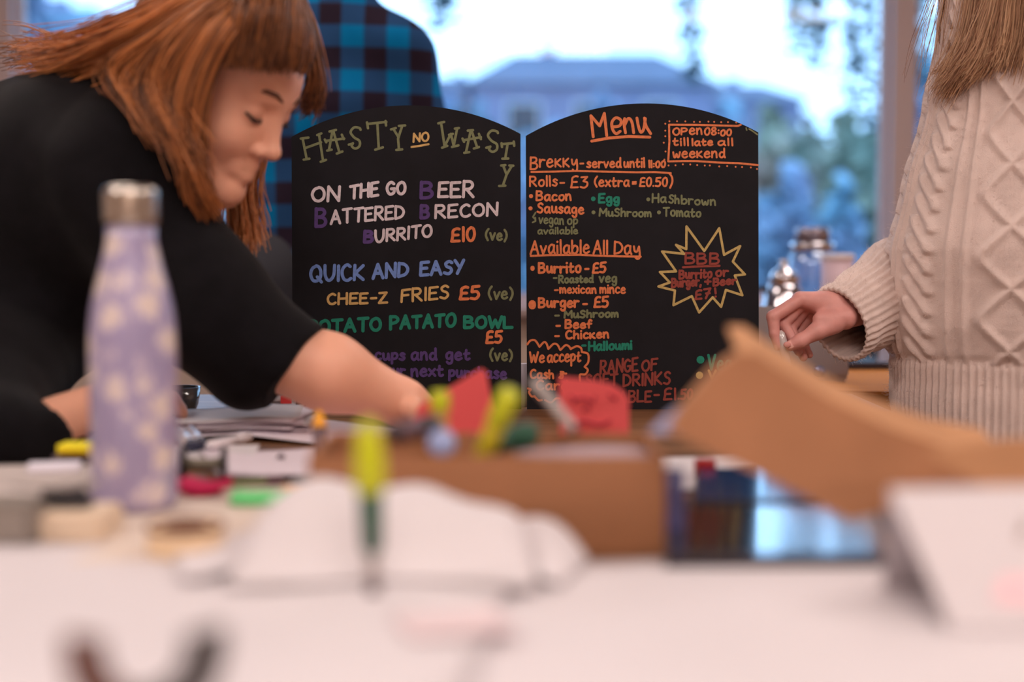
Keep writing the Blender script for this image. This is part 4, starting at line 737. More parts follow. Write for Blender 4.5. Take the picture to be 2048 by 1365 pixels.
for s_ in (-1, 1):
    bm = bmesh.new(); b0 = g0+Vector((0, 0.002*s_, 0.024)); tube(bm, [b0+Vector((-0.009, 0, 0)), b0+Vector((-0.012+0.02*s_, 0.012*s_, 0.004)), b0+Vector((0.004+0.02*s_, 0.014*s_, 0.004)), b0+Vector((0.009, 0, 0))], 0.0011, 8); bmobj('wire_handle', bm, m_greyp, t, True)
# grey tin and cream tape rolls
boxobj('grey_tin', (X(2, 1.0)-0.012, 1.03, TABLE+0.017), (0.06, 0.05, 0.032), mat('warm_grey_tin', (150, 140, 132), 0.4, 0.3), bev=0.005); tag(bpy.data.objects['grey_tin'], 'warm grey tin at the left edge of the table', 'tin')
boxobj('cream_box', (X(110, 1.02), 1.05, TABLE+0.012), (0.062, 0.06, 0.022), mat('cream_card', (226, 204, 180), 0.7), bev=0.003); tag(bpy.data.objects['cream_box'], 'low cream card box under the black binder clip', 'box')
for o_ in [bpy.data.objects[k] for k in ('binder_clip',)]: o_.location = (X(112, 1.04), 1.05, TABLE+0.0255)
def ring_obj(label, c, R, r_in, h, m, m2, nm='tape_roll', cat='tape roll', M=None):
    t = empty(nm, c, label, cat); latheobj('tape', [(r_in, 0), (R, 0), (R, h), (r_in, h)], m, t, 40, M, c)
    latheobj('core', [(r_in-0.002, 0.0002), (r_in+0.0002, 0.0002), (r_in+0.0002, h+0.0005), (r_in-0.002, h+0.0005)], m2, t, 40, M, c); return t
def ring(name, R, r_in, h, m, parent, M, c, n=40, a0=0, a1=2*PI):
    bm = bmesh.new(); closed = abs(a1-a0-2*PI) < 1e-4; cols = []
    for k in range(n if closed else n+1):
        a = a0+(a1-a0)*k/n; col = []
        for r_, z in ((r_in, 0), (R, 0), (R, h), (r_in, h)):
            p = Vector((r_*math.cos(a), r_*math.sin(a), z)); p = (M @ p) if M is not None else p; col.append(bm.verts.new(p+Vector(c)))
        cols.append(col)
    for k in range(n): A, B = cols[k], cols[(k+1) % len(cols)]; [bm.faces.new((A[i], B[i], B[(i+1) % 4], A[(i+1) % 4])) for i in range(4)]
    if not closed: bm.faces.new(cols[0]); bm.faces.new(cols[-1][::-1])
    o = bmobj(name, bm, m, parent); return o
c = T(372, 1122); c.z += 0.006; t = empty('tape_roll', c, 'cream masking tape roll with a brown rim lying before the patterned bottle', 'tape roll')
ring('tape', 0.026, 0.016, 0.018, mat('cream_tape', (236, 206, 168), 0.6), t, None, c); ring('core', 0.0162, 0.0145, 0.0185, mat('brown_core', (110, 66, 50), 0.7), t, None, c); ring('rim', 0.0266, 0.0245, 0.0035, mat('brown_core', (110, 66, 50), 0.7), t, None, c+Vector((0, 0, 0.0165)))
# C-shaped hair clip at the bottom of the picture
c = P(305, 1290, 0.62); t = empty('hair_claw', T(305, 1420), 'blurred brown and charcoal curved hair clip standing at the bottom left', 'hair clip'); M = axis_mat((0.05, -1, 0.25))
ring('brown_jaw', 0.033, 0.020, 0.020, mat('tortoiseshell', (84, 36, 16), 0.25), t, M, c, 16, PI*0.95, PI*1.42); ring('charcoal_jaw', 0.033, 0.018, 0.022, mat('charcoal_plastic', (48, 42, 42), 0.3), t, M, c, 16, PI*1.5, PI*2.08)
ring('hinge', 0.031, 0.024, 0.010, mat('plum_plastic', (120, 70, 100), 0.3), t, M, c+Vector((0, 0.003, 0)), 8, PI*1.36, PI*1.56)
t.location = (c.x, c.y, TABLE)
for ch in t.children: ch.location = (-c.x, -c.y, -TABLE)
# white roll between the boards, dark case behind it
latheobj('paper_roll', [(0, 0), (0.0065, 0), (0.0065, 0.060), (0.005, 0.061), (0, 0.061)], m_paper2, None, 20, None, floor_of(1047, 848, 1.99, TABLE)); tag(bpy.data.objects['paper_roll'], 'white paper roll standing in the gap between the two boards', 'paper roll')

# ================================================================== THINGS ON THE SECOND TABLE
lp = empty('laptop', floor_of(1560, 760, 2.36, TABLE), 'silver-grey laptop with its lid up, right behind the right menu board', 'laptop'); m_sil = mat('silver_grey_aluminium', (176, 170, 172), 0.45, 0.1)
lx0, lx1 = X(1400, 2.34), X(1700, 2.34); zt_ = P(1600, 612, 2.34).z
boxobj('base', ((lx0+lx1)/2, 2.46, TABLE+0.009), (lx1-lx0, 0.22, 0.016), m_sil, lp, bev=0.004); boxobj('lid', ((lx0+lx1)/2, 2.345, (TABLE+0.010+zt_)/2), (lx1-lx0, 0.007, zt_-TABLE-0.012), m_sil, lp, bev=0.003); boxobj('keyboard', ((lx0+lx1)/2, 2.46, TABLE+0.0175), (lx1-lx0-0.04, 0.1, 0.001), m_black, lp)
latheobj('lid_emblem', [(0, 0), (0.011, 0), (0.011, 0.0006), (0, 0.0006)], mat('pale_blue_gloss', (160, 178, 220), 0.15, 0.6), lp, 24, axis_mat((0, -1, 0)), (X(1640, 2.34), 2.3412, P(1640, 745, 2.34).z))
slab('black tablet lying at the far side of the orange table', [tuple(T(1690, 740)), tuple(T(1800, 740)), tuple(T(1790, 704)), tuple(T(1690, 704))], 0.012, TABLE+0.001, 'tablet')
boxobj('dark_stand', (X(1750, 2.95), 3.2, TABLE+0.035), (0.14, 0.03, 0.068), m_black, bev=0.004); tag(bpy.data.objects['dark_stand'], 'dark stand behind the black tablet beside the cream sleeve', 'stand')
# steel kettle
kc = floor_of(1566, 690, 3.2, TABLE); t = empty('kettle', kc, 'shiny steel kettle behind the silver laptop', 'kettle'); m_st = mat('polished_steel', (205, 200, 205), 0.12, 1.0)
kh = P(1566, 520, 3.2).z-TABLE
latheobj('body', [(0, 0), (0.052, 0), (0.058, 0.01), (0.056, kh*0.35), (0.044, kh*0.62), (0.036, kh*0.72), (0.03, kh*0.74)], m_st, t, 40, None, kc); latheobj('lid', [(0.03, kh*0.74), (0.036, kh*0.76), (0.028, kh*0.86), (0.012, kh*0.92), (0.010, kh*0.96), (0.013, kh), (0, kh)], m_st, t, 32, None, kc)
bm = bmesh.new(); tube(bm, [kc+Vector((0.045, -0.01, kh*0.3)), kc+Vector((0.08, -0.02, kh*0.5)), kc+Vector((0.105, -0.02, kh*0.72))], [0.018, 0.011, 0.008], 12); bmobj('spout', bm, m_st, t, True)
bm = bmesh.new(); tube(bm, [kc+Vector((-0.035, 0, kh*0.68)), kc+Vector((-0.085, 0, kh*0.66)), kc+Vector((-0.095, 0, kh*0.4)), kc+Vector((-0.055, 0, kh*0.18))], 0.007, 10); bmobj('handle', bm, m_black, t, True)
# glass jar
jc = floor_of(1622, 690, 3.45, TABLE); t = empty('glass_jar', jc, 'tall clear glass jar with a silver lid behind the laptop', 'jar'); jh = P(1622, 456, 3.45).z-TABLE
m_jar = bpy.data.materials.new('clear_blue_glass'); m_jar.use_nodes = True; g = m_jar.node_tree; g.nodes.clear(); go = g.nodes.new('ShaderNodeOutputMaterial'); gm_ = g.nodes.new('ShaderNodeMixShader'); gt = g.nodes.new('ShaderNodeBsdfTransparent'); gg = g.nodes.new('ShaderNodeBsdfGlossy'); gt.inputs['Color'].default_value = (0.72, 0.86, 0.95, 1); gg.inputs['Roughness'].default_value = 0.05; gg.inputs['Color'].default_value = (0.9, 0.95, 1, 1); gm_.inputs['Fac'].default_value = 0.22
g.links.new(gt.outputs[0], gm_.inputs[1]); g.links.new(gg.outputs[0], gm_.inputs[2]); g.links.new(gm_.outputs[0], go.inputs['Surface'])
latheobj('body', [(0, 0), (0.055, 0), (0.060, 0.006), (0.060, jh*0.70), (0.052, jh*0.78), (0.036, jh*0.82)], m_jar, t, 40, None, jc); latheobj('collar', [(0.036, jh*0.80), (0.052, jh*0.815), (0.054, jh*0.84), (0.052, jh*0.87), (0.036, jh*0.88)], m_st, t, 40, None, jc); latheobj('lid', [(0.036, jh*0.88), (0.042, jh*0.885), (0.042, jh*0.99), (0.038, jh), (0, jh)], mat('brown_silver_lid', (150, 140, 150), 0.25, 0.7), t, 40, None, jc)
cc = floor_of(1672, 690, 3.3, TABLE); ch_ = P(1672, 508, 3.3).z-TABLE; t = empty('paper_cup', cc, 'pale pink paper cup beside the glass jar', 'cup'); latheobj('body', [(0, 0), (0.030, 0), (0.038, ch_*0.94), (0.036, ch_*0.94), (0, ch_*0.9)], mat('pale_pink_card', (214, 186, 196), 0.6), t, 32, None, cc); latheobj('rim', [(0.037, ch_*0.93), (0.040, ch_*0.94), (0.040, ch_*0.98), (0.036, ch_), (0, ch_)], m_white, t, 32, None, cc)

# ================================================================== PEOPLE
def rndstrands(guides, count, spread, seed, npts=14, fray=1.6, tone=(0.46, 0.30)):
    """strands that follow a band of guide curves (world points), blended between neighbouring guides"""
    rng = np.random.default_rng(seed); G = [crom(g, 8) for g in guides]; out = []
    def res(c, n): t = np.linspace(0, len(c)-1, n); i = np.minimum(t.astype(int), len(c)-2); f = (t-i)[:, None]; return c[i]*(1-f)+c[i+1]*f
    G = [res(c, npts) for c in G]; fq_ = rng.uniform(5, 8)
    for _ in range(count):
        if len(G) > 1: u = rng.uniform(0, len(G)-1); i = min(int(u), len(G)-2); c = G[i]*(1-u+i)+G[i+1]*(u-i)
        else: c = G[0].copy(); u = 0.0
        o = rng.normal(0, spread, 3); ln = rng.uniform(0.82, 1.0); k = np.linspace(0, 1, npts)[:, None]
        w_ = rng.normal(0, spread*0.5, 3)*np.sin(k*rng.uniform(4, 9)+rng.uniform(0, 6)); c = res(c[:max(3, int(npts*ln))], npts)
        out.append((c+o*(0.7+fray*k**2*0.6)+w_*k, float(np.clip(tone[0]+tone[1]*math.sin(fq_*u*0.9+1.3*o[0]/spread+0.9*o[2]/spread)+rng.normal(0, 0.18), 0, 1))))
    return out
def hair_mat(name, c1, c2, rough=0.42):
    m = bpy.data.materials.new(name); m.use_nodes = True; n = m.node_tree; b = n.nodes['Principled BSDF']; b.inputs['Roughness'].default_value = rough; b.inputs['Specular IOR Level'].default_value = 0.5
    hi = n.nodes.new('ShaderNodeHairInfo'); r = n.nodes.new('ShaderNodeValToRGB'); r.color_ramp.elements[0].color = (*lin(c1), 1); r.color_ramp.elements[1].color = (*lin(c2), 1)
    at = n.nodes.new('ShaderNodeAttribute'); at.attribute_name = 'tone'; n.links.new(at.outputs['Fac'], r.inputs['Fac']); n.links.new(r.outputs['Color'], b.inputs['Base Color']); return m
m_skin = mat('warm_skin', (238, 176, 148), 0.5, var=0.03, vscale=20, sss=0.12); m_skin2 = mat('rosy_skin', (214, 150, 142), 0.5, var=0.06, vscale=60, sss=0.10, bump=0.12, bscale=900); m_lip = mat('lip_skin', (190, 105, 98), 0.4); m_eye = mat('eye_white', (220, 215, 210), 0.2, coat=1.0); m_brow = mat('brown_brow_hair', (96, 58, 40), 0.7)
def head_frame(origin, yaw, pitch, roll=0.0):
    """columns: right-left axis, forward axis, up axis; yaw is the heading of the face in the floor plane"""
    Fv = Vector((math.cos(yaw)*math.cos(pitch), math.sin(yaw)*math.cos(pitch), -math.sin(pitch))); U = Vector((math.cos(yaw)*math.sin(pitch), math.sin(yaw)*math.sin(pitch), math.cos(pitch))); Xv = Fv.cross(U)
    M = Matrix((Xv, Fv, U)).transposed(); M = M @ Matrix.Rotation(roll, 3, 'Y'); return lambda x, y, z: Vector(origin)+M @ Vector((x, y, z)), M
def head_sdf(f, H, M, sc=1.0):
    R = [list(r) for r in M]
    e = lambda c, r, k=0.012, op='add': f.ell(H(*[q*sc for q in c]), [q*sc for q in r], R, k, op)
    cp_ = lambda a, b, ra, rb, k=0.008, op='add': f.cap(H(*[q*sc for q in a]), H(*[q*sc for q in b]), ra*sc, rb*sc, k, op)
    e((0, -0.018, 0.040), (0.072, 0.094, 0.080)); e((0, 0.030, -0.020), (0.060, 0.058, 0.080), 0.03); e((0, 0.045, 0.035), (0.056, 0.042, 0.042), 0.03)
    cp_((-0.044, -0.005, -0.062), (-0.006, 0.058, -0.100), 0.018, 0.017, 0.03); cp_((0.044, -0.005, -0.062), (0.006, 0.058, -0.100), 0.018, 0.017, 0.03); e((0, 0.066, -0.098), (0.017, 0.013, 0.013), 0.015)
    e((-0.034, 0.056, -0.030), (0.020, 0.020, 0.022), 0.02); e((0.034, 0.056, -0.030), (0.020, 0.020, 0.022), 0.02)
    for s_ in (-1, 1):
        e((0.032*s_, 0.094, 0.002), (0.017, 0.013, 0.010), 0.012, 'sub'); e((0.031*s_, 0.071, 0.001), (0.0145, 0.0125, 0.0115), 0.005); cp_((0.010*s_, 0.083, 0.020), (0.045*s_, 0.072, 0.021), 0.006, 0.005, 0.012)
        e((0.072*s_, -0.008, -0.008), (0.006, 0.015, 0.028), 0.006)
    cp_((0, 0.080, 0.012), (0, 0.0985, -0.034), 0.006, 0.009, 0.014); e((0, 0.099, -0.036), (0.0095, 0.0095, 0.008), 0.006)
    for s_ in (-1, 1): e((0.0115*s_, 0.089, -0.040), (0.0075, 0.008, 0.0065), 0.006); e((0.006*s_, 0.093, -0.047), (0.003, 0.004, 0.003), 0.002, 'sub')
    cp_((-0.019, 0.071, -0.064), (0, 0.0818, -0.0605), 0.0045, 0.0055, 0.012); cp_((0.019, 0.071, -0.064), (0, 0.0818, -0.0605), 0.0045, 0.0055, 0.012); cp_((-0.016, 0.071, -0.071), (0, 0.0800, -0.0735), 0.005, 0.006, 0.010); cp_((0.016, 0.071, -0.071), (0, 0.0800, -0.0735), 0.005, 0.006, 0.010)
    cp_((-0.020, 0.082, -0.0668), (0.020, 0.082, -0.0668), 0.0006, 0.0006, 0.003, 'sub')
def face_parts(root, H, M, lips=True, closed=True, sc=1.0):
    for s_ in (-1, 1):
        bm = bmesh.new(); tube(bm, [H(x*s_*sc, y*sc, z*sc) for x, y, z in ((0.012, 0.0925, 0.022), (0.024, 0.0905, 0.0275), (0.038, 0.0835, 0.0275), (0.050, 0.071, 0.022))], [0.0018, 0.0028, 0.0026, 0.0014], 6); bmobj('eyebrow', bm, m_brow, root, True)
        bm = bmesh.new(); tube(bm, [H(x*s_*sc, y*sc, z*sc) for x, y, z in ((0.017, 0.0800, -0.003), (0.026, 0.0848, -0.0075), (0.036, 0.0838, -0.0075), (0.0465, 0.0755, -0.002))], [0.0011, 0.0020, 0.0024, 0.0014], 6); bmobj('eyelashes', bm, mat('dark_lashes', (46, 28, 24), 0.6), root, True)
    bm = bmesh.new(); tube(bm, [H(x*sc, y*sc, z*sc) for x, y, z in ((-0.022, 0.0735, -0.0670), (-0.010, 0.0832, -0.0630), (0, 0.0862, -0.0632), (0.010, 0.0832, -0.0630), (0.022, 0.0735, -0.0670))], [0.0008, 0.0018, 0.0020, 0.0018, 0.0008], 8); tube(bm, [H(x*sc, y*sc, z*sc) for x, y, z in ((-0.022, 0.0735, -0.0675), (-0.009, 0.0812, -0.0715), (0, 0.0842, -0.0722), (0.009, 0.0812, -0.0715), (0.022, 0.0735, -0.0675))], [0.0008, 0.0020, 0.0023, 0.0020, 0.0008], 8); bmobj('lips', bm, m_lip, root, True)
def fingers(f, pts_rad, k=0.0035):
    for pts, rad in pts_rad:
        for i in range(len(pts)-1): f.cap(pts[i], pts[i+1], rad[i], rad[i+1], k)

# ---- woman bending over the table at the left
D1 = 1.62
w1 = empty('person', (-0.98, 1.86, 0), 'woman with long auburn hair in a black jumper bending over the table, writing', 'person')
OR1 = P(431, 173, D1); H1, M1 = head_frame(OR1, math.radians(-20), math.radians(27))
f = Field(OR1-Vector((0.22, 0.17, 0.22)), OR1+Vector((0.15, 0.17, 0.17)), 0.0025); head_sdf(f, H1, M1)
f.cap(H1(0, -0.03, -0.04), P(300, 290, 1.68), 0.048, 0.058, 0.03)
fa = Field(P(500, 900, 1.5)-Vector((0.02, 0.0, 0.03)), P(930, 600, 1.8)+Vector((0, 0.05, 0)), 0.003)
el, wr = P(562, 712, 1.62), P(806, 806, 1.66); fa.cap(el, P(660, 748, 1.63), 0.043, 0.042, 0.02); fa.cap(P(660, 745, 1.63), wr, 0.042, 0.026, 0.02, flat=((0, 1, 0), 0.85))
kn = P(862, 836, 1.68); fa.cap(wr, kn, 0.026, 0.020, 0.015, flat=((0, 1, 0.2), 0.7))
off = lambda p, a, b, c: p+Vector((a, b, c))
for j, (dy, L_) in enumerate(((-0.024, 0.9), (-0.008, 1.0), (0.009, 0.95), (0.024, 0.78))):
    b0 = off(kn, 0.004, dy, 0.004); b1 = off(b0, 0.032*L_, dy*0.15, -0.002); b2 = off(b1, 0.018*L_, 0, -0.014); b3 = off(b2, 0.006, 0, -0.014); b1.z = max(b1.z, TABLE+0.02); b2.z = max(b2.z, TABLE+0.013); b3.z = TABLE+0.009; fingers(fa, [([b0, b1, b2, b3], [0.0095, 0.0085, 0.0078, 0.007])])
fingers(fa, [([off(wr, 0.012, -0.020, -0.004), off(kn, -0.004, -0.040, -0.006), off(kn, 0.022, -0.046, -0.016)], [0.013, 0.0105, 0.008])], 0.006)
fb = Field((-0.60, 1.36, 0.70), (-0.28, 1.85, 0.90), 0.003)
e2, w2 = P(12, 895, 1.45), P(226, 798, 1.60); fb.cap(e2, w2, 0.036, 0.023, 0.02); k2 = P(292, 786, 1.67); fb.cap(w2, k2, 0.024, 0.019, 0.015, flat=((0, 0.3, 1), 0.65))
for j in range(4): b0 = off(k2, 0.003*j, 0.018-0.013*j, 0); fingers(fb, [([b0, off(b0, 0.022, 0.022, -0.010), off(b0, 0.030, 0.034, -0.026)], [0.009, 0.008, 0.007])])
fingers(fb, [([off(w2, 0.006, -0.018, 0), off(k2, -0.004, -0.034, -0.012), off(k2, 0.012, -0.030, -0.026)], [0.012, 0.010, 0.008])], 0.006)
fc = Field((-1.25, 1.5, 0.0), (-0.15, 2.15, 1.42), 0.012)
hipL, hipR = Vector((-1.0, 1.95, 0.90)), Vector((-1.0, 1.78, 0.90))
fc.cap(P(190, 430, 1.76), (-0.99, 1.86, 0.93), 0.125, 0.135, 0.05); fc.cap(P(300, 290, 1.68), P(190, 400, 1.74), 0.05, 0.09, 0.05); fc.cap(P(262, 345, 1.62), P(430, 590, 1.61), 0.045, 0.042, 0.03); fc.cap(P(430, 590, 1.61), el, 0.042, 0.042, 0.03); fc.cap(P(150, 500, 1.86), P(-10, 800, 1.56), 0.045, 0.040, 0.03); fc.cap(P(-10, 800, 1.56), P(0, 885, 1.45), 0.040, 0.036, 0.03)
for h_ in (hipL, hipR): fc.cap(h_, (h_.x+0.03, h_.y, 0.48), 0.085, 0.055, 0.04); fc.cap((h_.x+0.03, h_.y, 0.48), (h_.x-0.03, h_.y, 0.08), 0.055, 0.035, 0.03); fc.cap((h_.x-0.03, h_.y, 0.05), (h_.x+0.14, h_.y, 0.035), 0.036, 0.028, 0.02)
fieldobj('body', [f, fa, fb, fc], m_skin, w1); face_parts(w1, H1, M1)
# black jumper
m_black_knit = mat('black_wool_jumper', (17, 15, 19), 0.9, var=0.2, vscale=40, bump=0.5, bscale=700, spec=0.15, sheen=0.06)
fs_ = Field((-1.2, 1.33, 0.66), (-0.14, 2.16, 1.30), 0.005)
fs_.cap(P(140, 432, 1.78), P(-330, 505, 1.86), 0.172, 0.165, 0.08); fs_.cap(P(215, 330, 1.72), P(150, 420, 1.76), 0.105, 0.14, 0.06); fs_.cap(P(250, 362, 1.64), P(110, 420, 1.74), 0.092, 0.135, 0.06)
fs_.cap(P(246, 390, 1.63), P(405, 600, 1.61), 0.080, 0.070, 0.05); fs_.cap(P(405, 600, 1.61), P(610, 742, 1.62), 0.070, 0.052, 0.03, cut=(P(592, 728, 1.62), P(640, 766, 1.62)-P(592, 728, 1.62))); fs_.cap(P(410, 610, 1.61), P(478, 752, 1.63), 0.052, 0.036, 0.04)
fs_.cap(P(215, 420, 1.86), P(90, 520, 1.88), 0.10, 0.12, 0.06); fs_.cap(P(120, 540, 1.84), P(-10, 770, 1.60), 0.095, 0.072, 0.05); fs_.cap(P(-10, 770, 1.60), P(-15, 872, 1.45), 0.072, 0.050, 0.03); fs_.cap(P(-15, 880, 1.45), P(98, 868, 1.48), 0.044, 0.034, 0.02, cut=(P(98, 868, 1.48), P(150, 845, 1.53)-P(70, 878, 1.46))); fs_.cap(P(20, 915, 1.43), P(100, 896, 1.47), 0.016, 0.012, 0.015); fs_.cap(P(90, 900, 1.47), P(196, 852, 1.55), 0.011, 0.006, 0.010)
fs_.warp(lambda x, y, z: 0.0035*np.sin(26*x+18*z+4*np.sin(9*y))*np.sin(15*z-22*x+1.2)+0.0015*np.sin(70*x+50*z))
fieldobj('jumper', [fs_], m_black_knit, w1)
ft = Field((-1.2, 1.62, 0.05), (-0.78, 2.12, 1.04), 0.010)
ft.cap((-1.0, 1.78, 0.93), (-1.0, 1.95, 0.93), 0.12, 0.12, 0.04)
for h_ in (hipL, hipR): ft.cap(h_, (h_.x+0.03, h_.y, 0.48), 0.10, 0.068, 0.04); ft.cap((h_.x+0.03, h_.y, 0.48), (h_.x-0.03, h_.y, 0.12), 0.068, 0.055, 0.03)
fieldobj('trousers', [ft], mat('dark_denim', (40, 44, 60), 0.85), w1)
# auburn hair: cap close to the skull and long strands
m_h1 = hair_mat('auburn_hair', (66, 36, 24), (222, 140, 80)); m_h1d = mat('auburn_undercoat', (98, 52, 30), 0.7, var=0.25, vscale=60)
fh = Field(OR1-Vector((0.20, 0.17, 0.15)), OR1+Vector((0.17, 0.17, 0.18)), 0.003); R = [list(r) for r in M1]
fh.ell(H1(0, -0.020, 0.046), (0.080, 0.099, 0.086), R, 0.02); fh.ell(H1(0, -0.07, -0.02), (0.074, 0.055, 0.09), R, 0.03); fh.ell(H1(0, 0.038, 0.076), (0.060, 0.050, 0.036), R, 0.02); fh.ell(H1(0.071, 0.0, -0.015), (0.012, 0.035, 0.075), R, 0.02); fh.ell(H1(-0.071, 0.0, -0.015), (0.012, 0.035, 0.075), R, 0.02)
fh.ell(H1(0, 0.125, -0.03), (0.058, 0.070, 0.092), R, 0.008, 'sub')
fieldobj('hair_undercoat', [fh], m_h1d, w1)
g = lambda *p: [P(x, y, d) for x, y, d in p]
st_ = []
st_ += rndstrands([g((560, -40, 1.63), (440, -30, 1.55), (300, 20, 1.56), (190, 70, 1.64), (90, 100, 1.72), (-10, 118, 1.78)), g((540, -40, 1.6), (420, -20, 1.53), (300, 60, 1.54), (210, 110, 1.60), (150, 130, 1.66), (60, 140, 1.70))], 420, 0.008, 1, tone=(0.72, 0.25))
st_ += rndstrands([g((545, -30, 1.58), (430, 0, 1.52), (320, 70, 1.53), (240, 120, 1.56), (225, 150, 1.58), (290, 215, 1.56), (340, 270, 1.55)), g((540, -30, 1.57), (430, 10, 1.51), (340, 90, 1.52), (290, 160, 1.54), (320, 230, 1.53), (375, 300, 1.52)), g((530, -30, 1.56), (440, 20, 1.50), (370, 100, 1.505), (340, 190, 1.52), (370, 280, 1.52), (410, 370, 1.53))], 1500, 0.006, 2)
st_ += rndstrands([g((530, -30, 1.56), (445, 30, 1.495), (385, 120, 1.50), (358, 210, 1.51), (376, 300, 1.525), (405, 380, 1.55), (450, 450, 1.60)), g((535, -25, 1.55), (460, 40, 1.49), (408, 120, 1.495), (378, 220, 1.51), (380, 310, 1.53), (392, 390, 1.56), (440, 460, 1.60)), g((545, -20, 1.545), (474, 50, 1.49), (432, 120, 1.50), (402, 200, 1.515), (394, 290, 1.53), (388, 360, 1.55), (398, 430, 1.58))], 1700, 0.0035, 3)
# swept fringe over the forehead and the lock on the far side
st_ += rndstrands([g((500, -50, 1.55), (478, 10, 1.49), (462, 80, 1.497), (452, 140, 1.51)), g((530, -50, 1.55), (520, 10, 1.49), (505, 80, 1.497), (492, 150, 1.51)), g((560, -50, 1.56), (565, 10, 1.51), (555, 80, 1.505), (535, 152, 1.52)), g((580, -50, 1.58), (595, 10, 1.54), (598, 80, 1.53), (580, 153, 1.54)), g((590, -40, 1.62), (612, 30, 1.58), (622, 100, 1.57), (606, 156, 1.57))], 2200, 0.0035, 4, fray=0.3, tone=(0.20, 0.10))
st_ += rndstrands([g((580, -40, 1.66), (618, 50, 1.64), (634, 130, 1.64), (634, 185, 1.65), (612, 216, 1.66)), g((570, -40, 1.68), (612, 60, 1.67), (628, 150, 1.68), (618, 205, 1.69), (598, 232, 1.70))], 420, 0.004, 5, tone=(0.15, 0.1))
st_ += rndstrands([g((560, -20, 1.72), (560, 120, 1.76), (520, 280, 1.76), (495, 380, 1.74), (500, 450, 1.73), (492, 510, 1.73)), g((540, -10, 1.74), (530, 140, 1.78), (490, 300, 1.77), (470, 400, 1.74), (480, 460, 1.73), (494, 515, 1.72))], 620, 0.006, 6, tone=(0.7, 0.2))
st_ += rndstrands([g((400, 60, 1.58), (300, 110, 1.66), (210, 130, 1.72), (140, 120, 1.76), (60, 100, 1.80), (0, 112, 1.82))], 120, 0.010, 7)
hairobj('hair_strands', st_, m_h1, w1, 0.0012, 0.0004)

# ---- blonde woman in the cream jumper at the right
D2 = 1.99
w3 = empty('person', (0.74, 2.10, 0), 'blonde woman in a cream cable-knit jumper standing at the right, holding a small clear stick', 'person')
m_knit = mat('cream_wool_knit', (234, 212, 204), 0.95, var=0.05, vscale=30, bump=0.7, bscale=1100, spec=0.1, sheen=0.35)
LP_ = [(-170, 2040), (-130, 1985), (-60, 1915), (0, 1880), (150, 1860), (230, 1851), (300, 1836), (400, 1808), (500, 1781), (560, 1774), (650, 1777), (700, 1786), (760, 1796), (880, 1800), (905, 1803)]
zs = [P(1800, py, D2).z for py, _ in LP_]; xs = [X(px, D2) for _, px in LP_]
order = np.argsort(zs); zs_ = np.array(zs)[order]; xs_ = np.array(xs)[order]
zlo, zhi = zs_[0], zs_[-1]; zhem = P(1800, 712, D2).z; CX, RX, RY, CY = 0.690, 0.160, 0.150, D2
ths = np.concatenate([np.linspace(0.86*PI, 1.56*PI, 190), np.linspace(1.56*PI, 2.86*PI, 56)[1:-1]]); zz = np.arange(zlo, zhi, 0.0021)
TH, ZZ = np.meshgrid(ths, zz); lx = np.interp(ZZ, zs_, xs_); rx = CX-lx; ry = RY*np.clip(rx/RX, 0.2, 1.05)
sarc = (TH-PI)*(RX+RY)/2*0.97
ridge = lambda dist, wd_: np.exp(-(dist/wd_)**2)
tri = lambda t: np.arcsin(0.95*np.sin(2*PI*t))/math.asin(0.95)
def knit(s, z):
    h = np.zeros_like(s)
    for c in (0.195, 0.300, 0.405, -0.16):
        for sg in (-1, 1):
            h = np.maximum(h, ridge(s-(c+0.036*sg*tri(z/0.165+ (0.25 if c > 0.29 else 0.0))*0.95), 0.0080))
        inside = np.clip(1-np.abs(s-c)/0.03, 0, 1); h = h+0.16*inside*np.sin(s*1250)*np.sin(z*1250)*(h < 0.4)
    for c in (0.070, 0.2475, 0.3525, -0.05):
        wid = 0.017 if c in (0.070, -0.05) else 0.007
        for ph in (0.0, 0.5): fr = (z/0.056+ph) % 1.0; h = np.maximum(h, 0.98*ridge(s-(c+wid*1.15*np.cos(PI*fr)), 0.0088)*np.clip(np.minimum(fr, 1-fr)*9, 0, 1)**0.5)
    for c in (0.028, 0.118, 0.140, 0.012): h = np.maximum(h, 0.75*ridge(s-c, 0.0048))
    return h*0.0062
hem = np.clip((zhem-ZZ)/0.006, 0, 1); rib = 0.0020*np.cos(2*PI*sarc/0.0105)
dsp = (1-hem)*knit(sarc, ZZ)+hem*rib+0.0035*np.sin(ZZ*19+sarc*8)+0.0012*np.sin(ZZ*60)-0.004*np.exp(-((ZZ-zhem)/0.006)**2)
Xv = CX+(rx+dsp)*np.cos(TH); Yv = CY+(ry+dsp)*np.sin(TH); n1, n0 = TH.shape
V = np.stack([Xv, Yv, ZZ], -1).reshape(-1, 3); Vi = np.stack([CX+(rx-0.006)*np.cos(TH), CY+(ry-0.006)*np.sin(TH), ZZ], -1)[::12]; 
idx = np.arange(n1*n0).reshape(n1, n0); nx_ = np.roll(idx, -1, 1); Q = np.stack([idx[:-1], nx_[:-1], nx_[1:], idx[1:]], -1).reshape(-1, 4)
me = fast_mesh('jumper', V, Q); jm = link('jumper', me, m_knit, w3); jm.location = -Vector(w3.location)
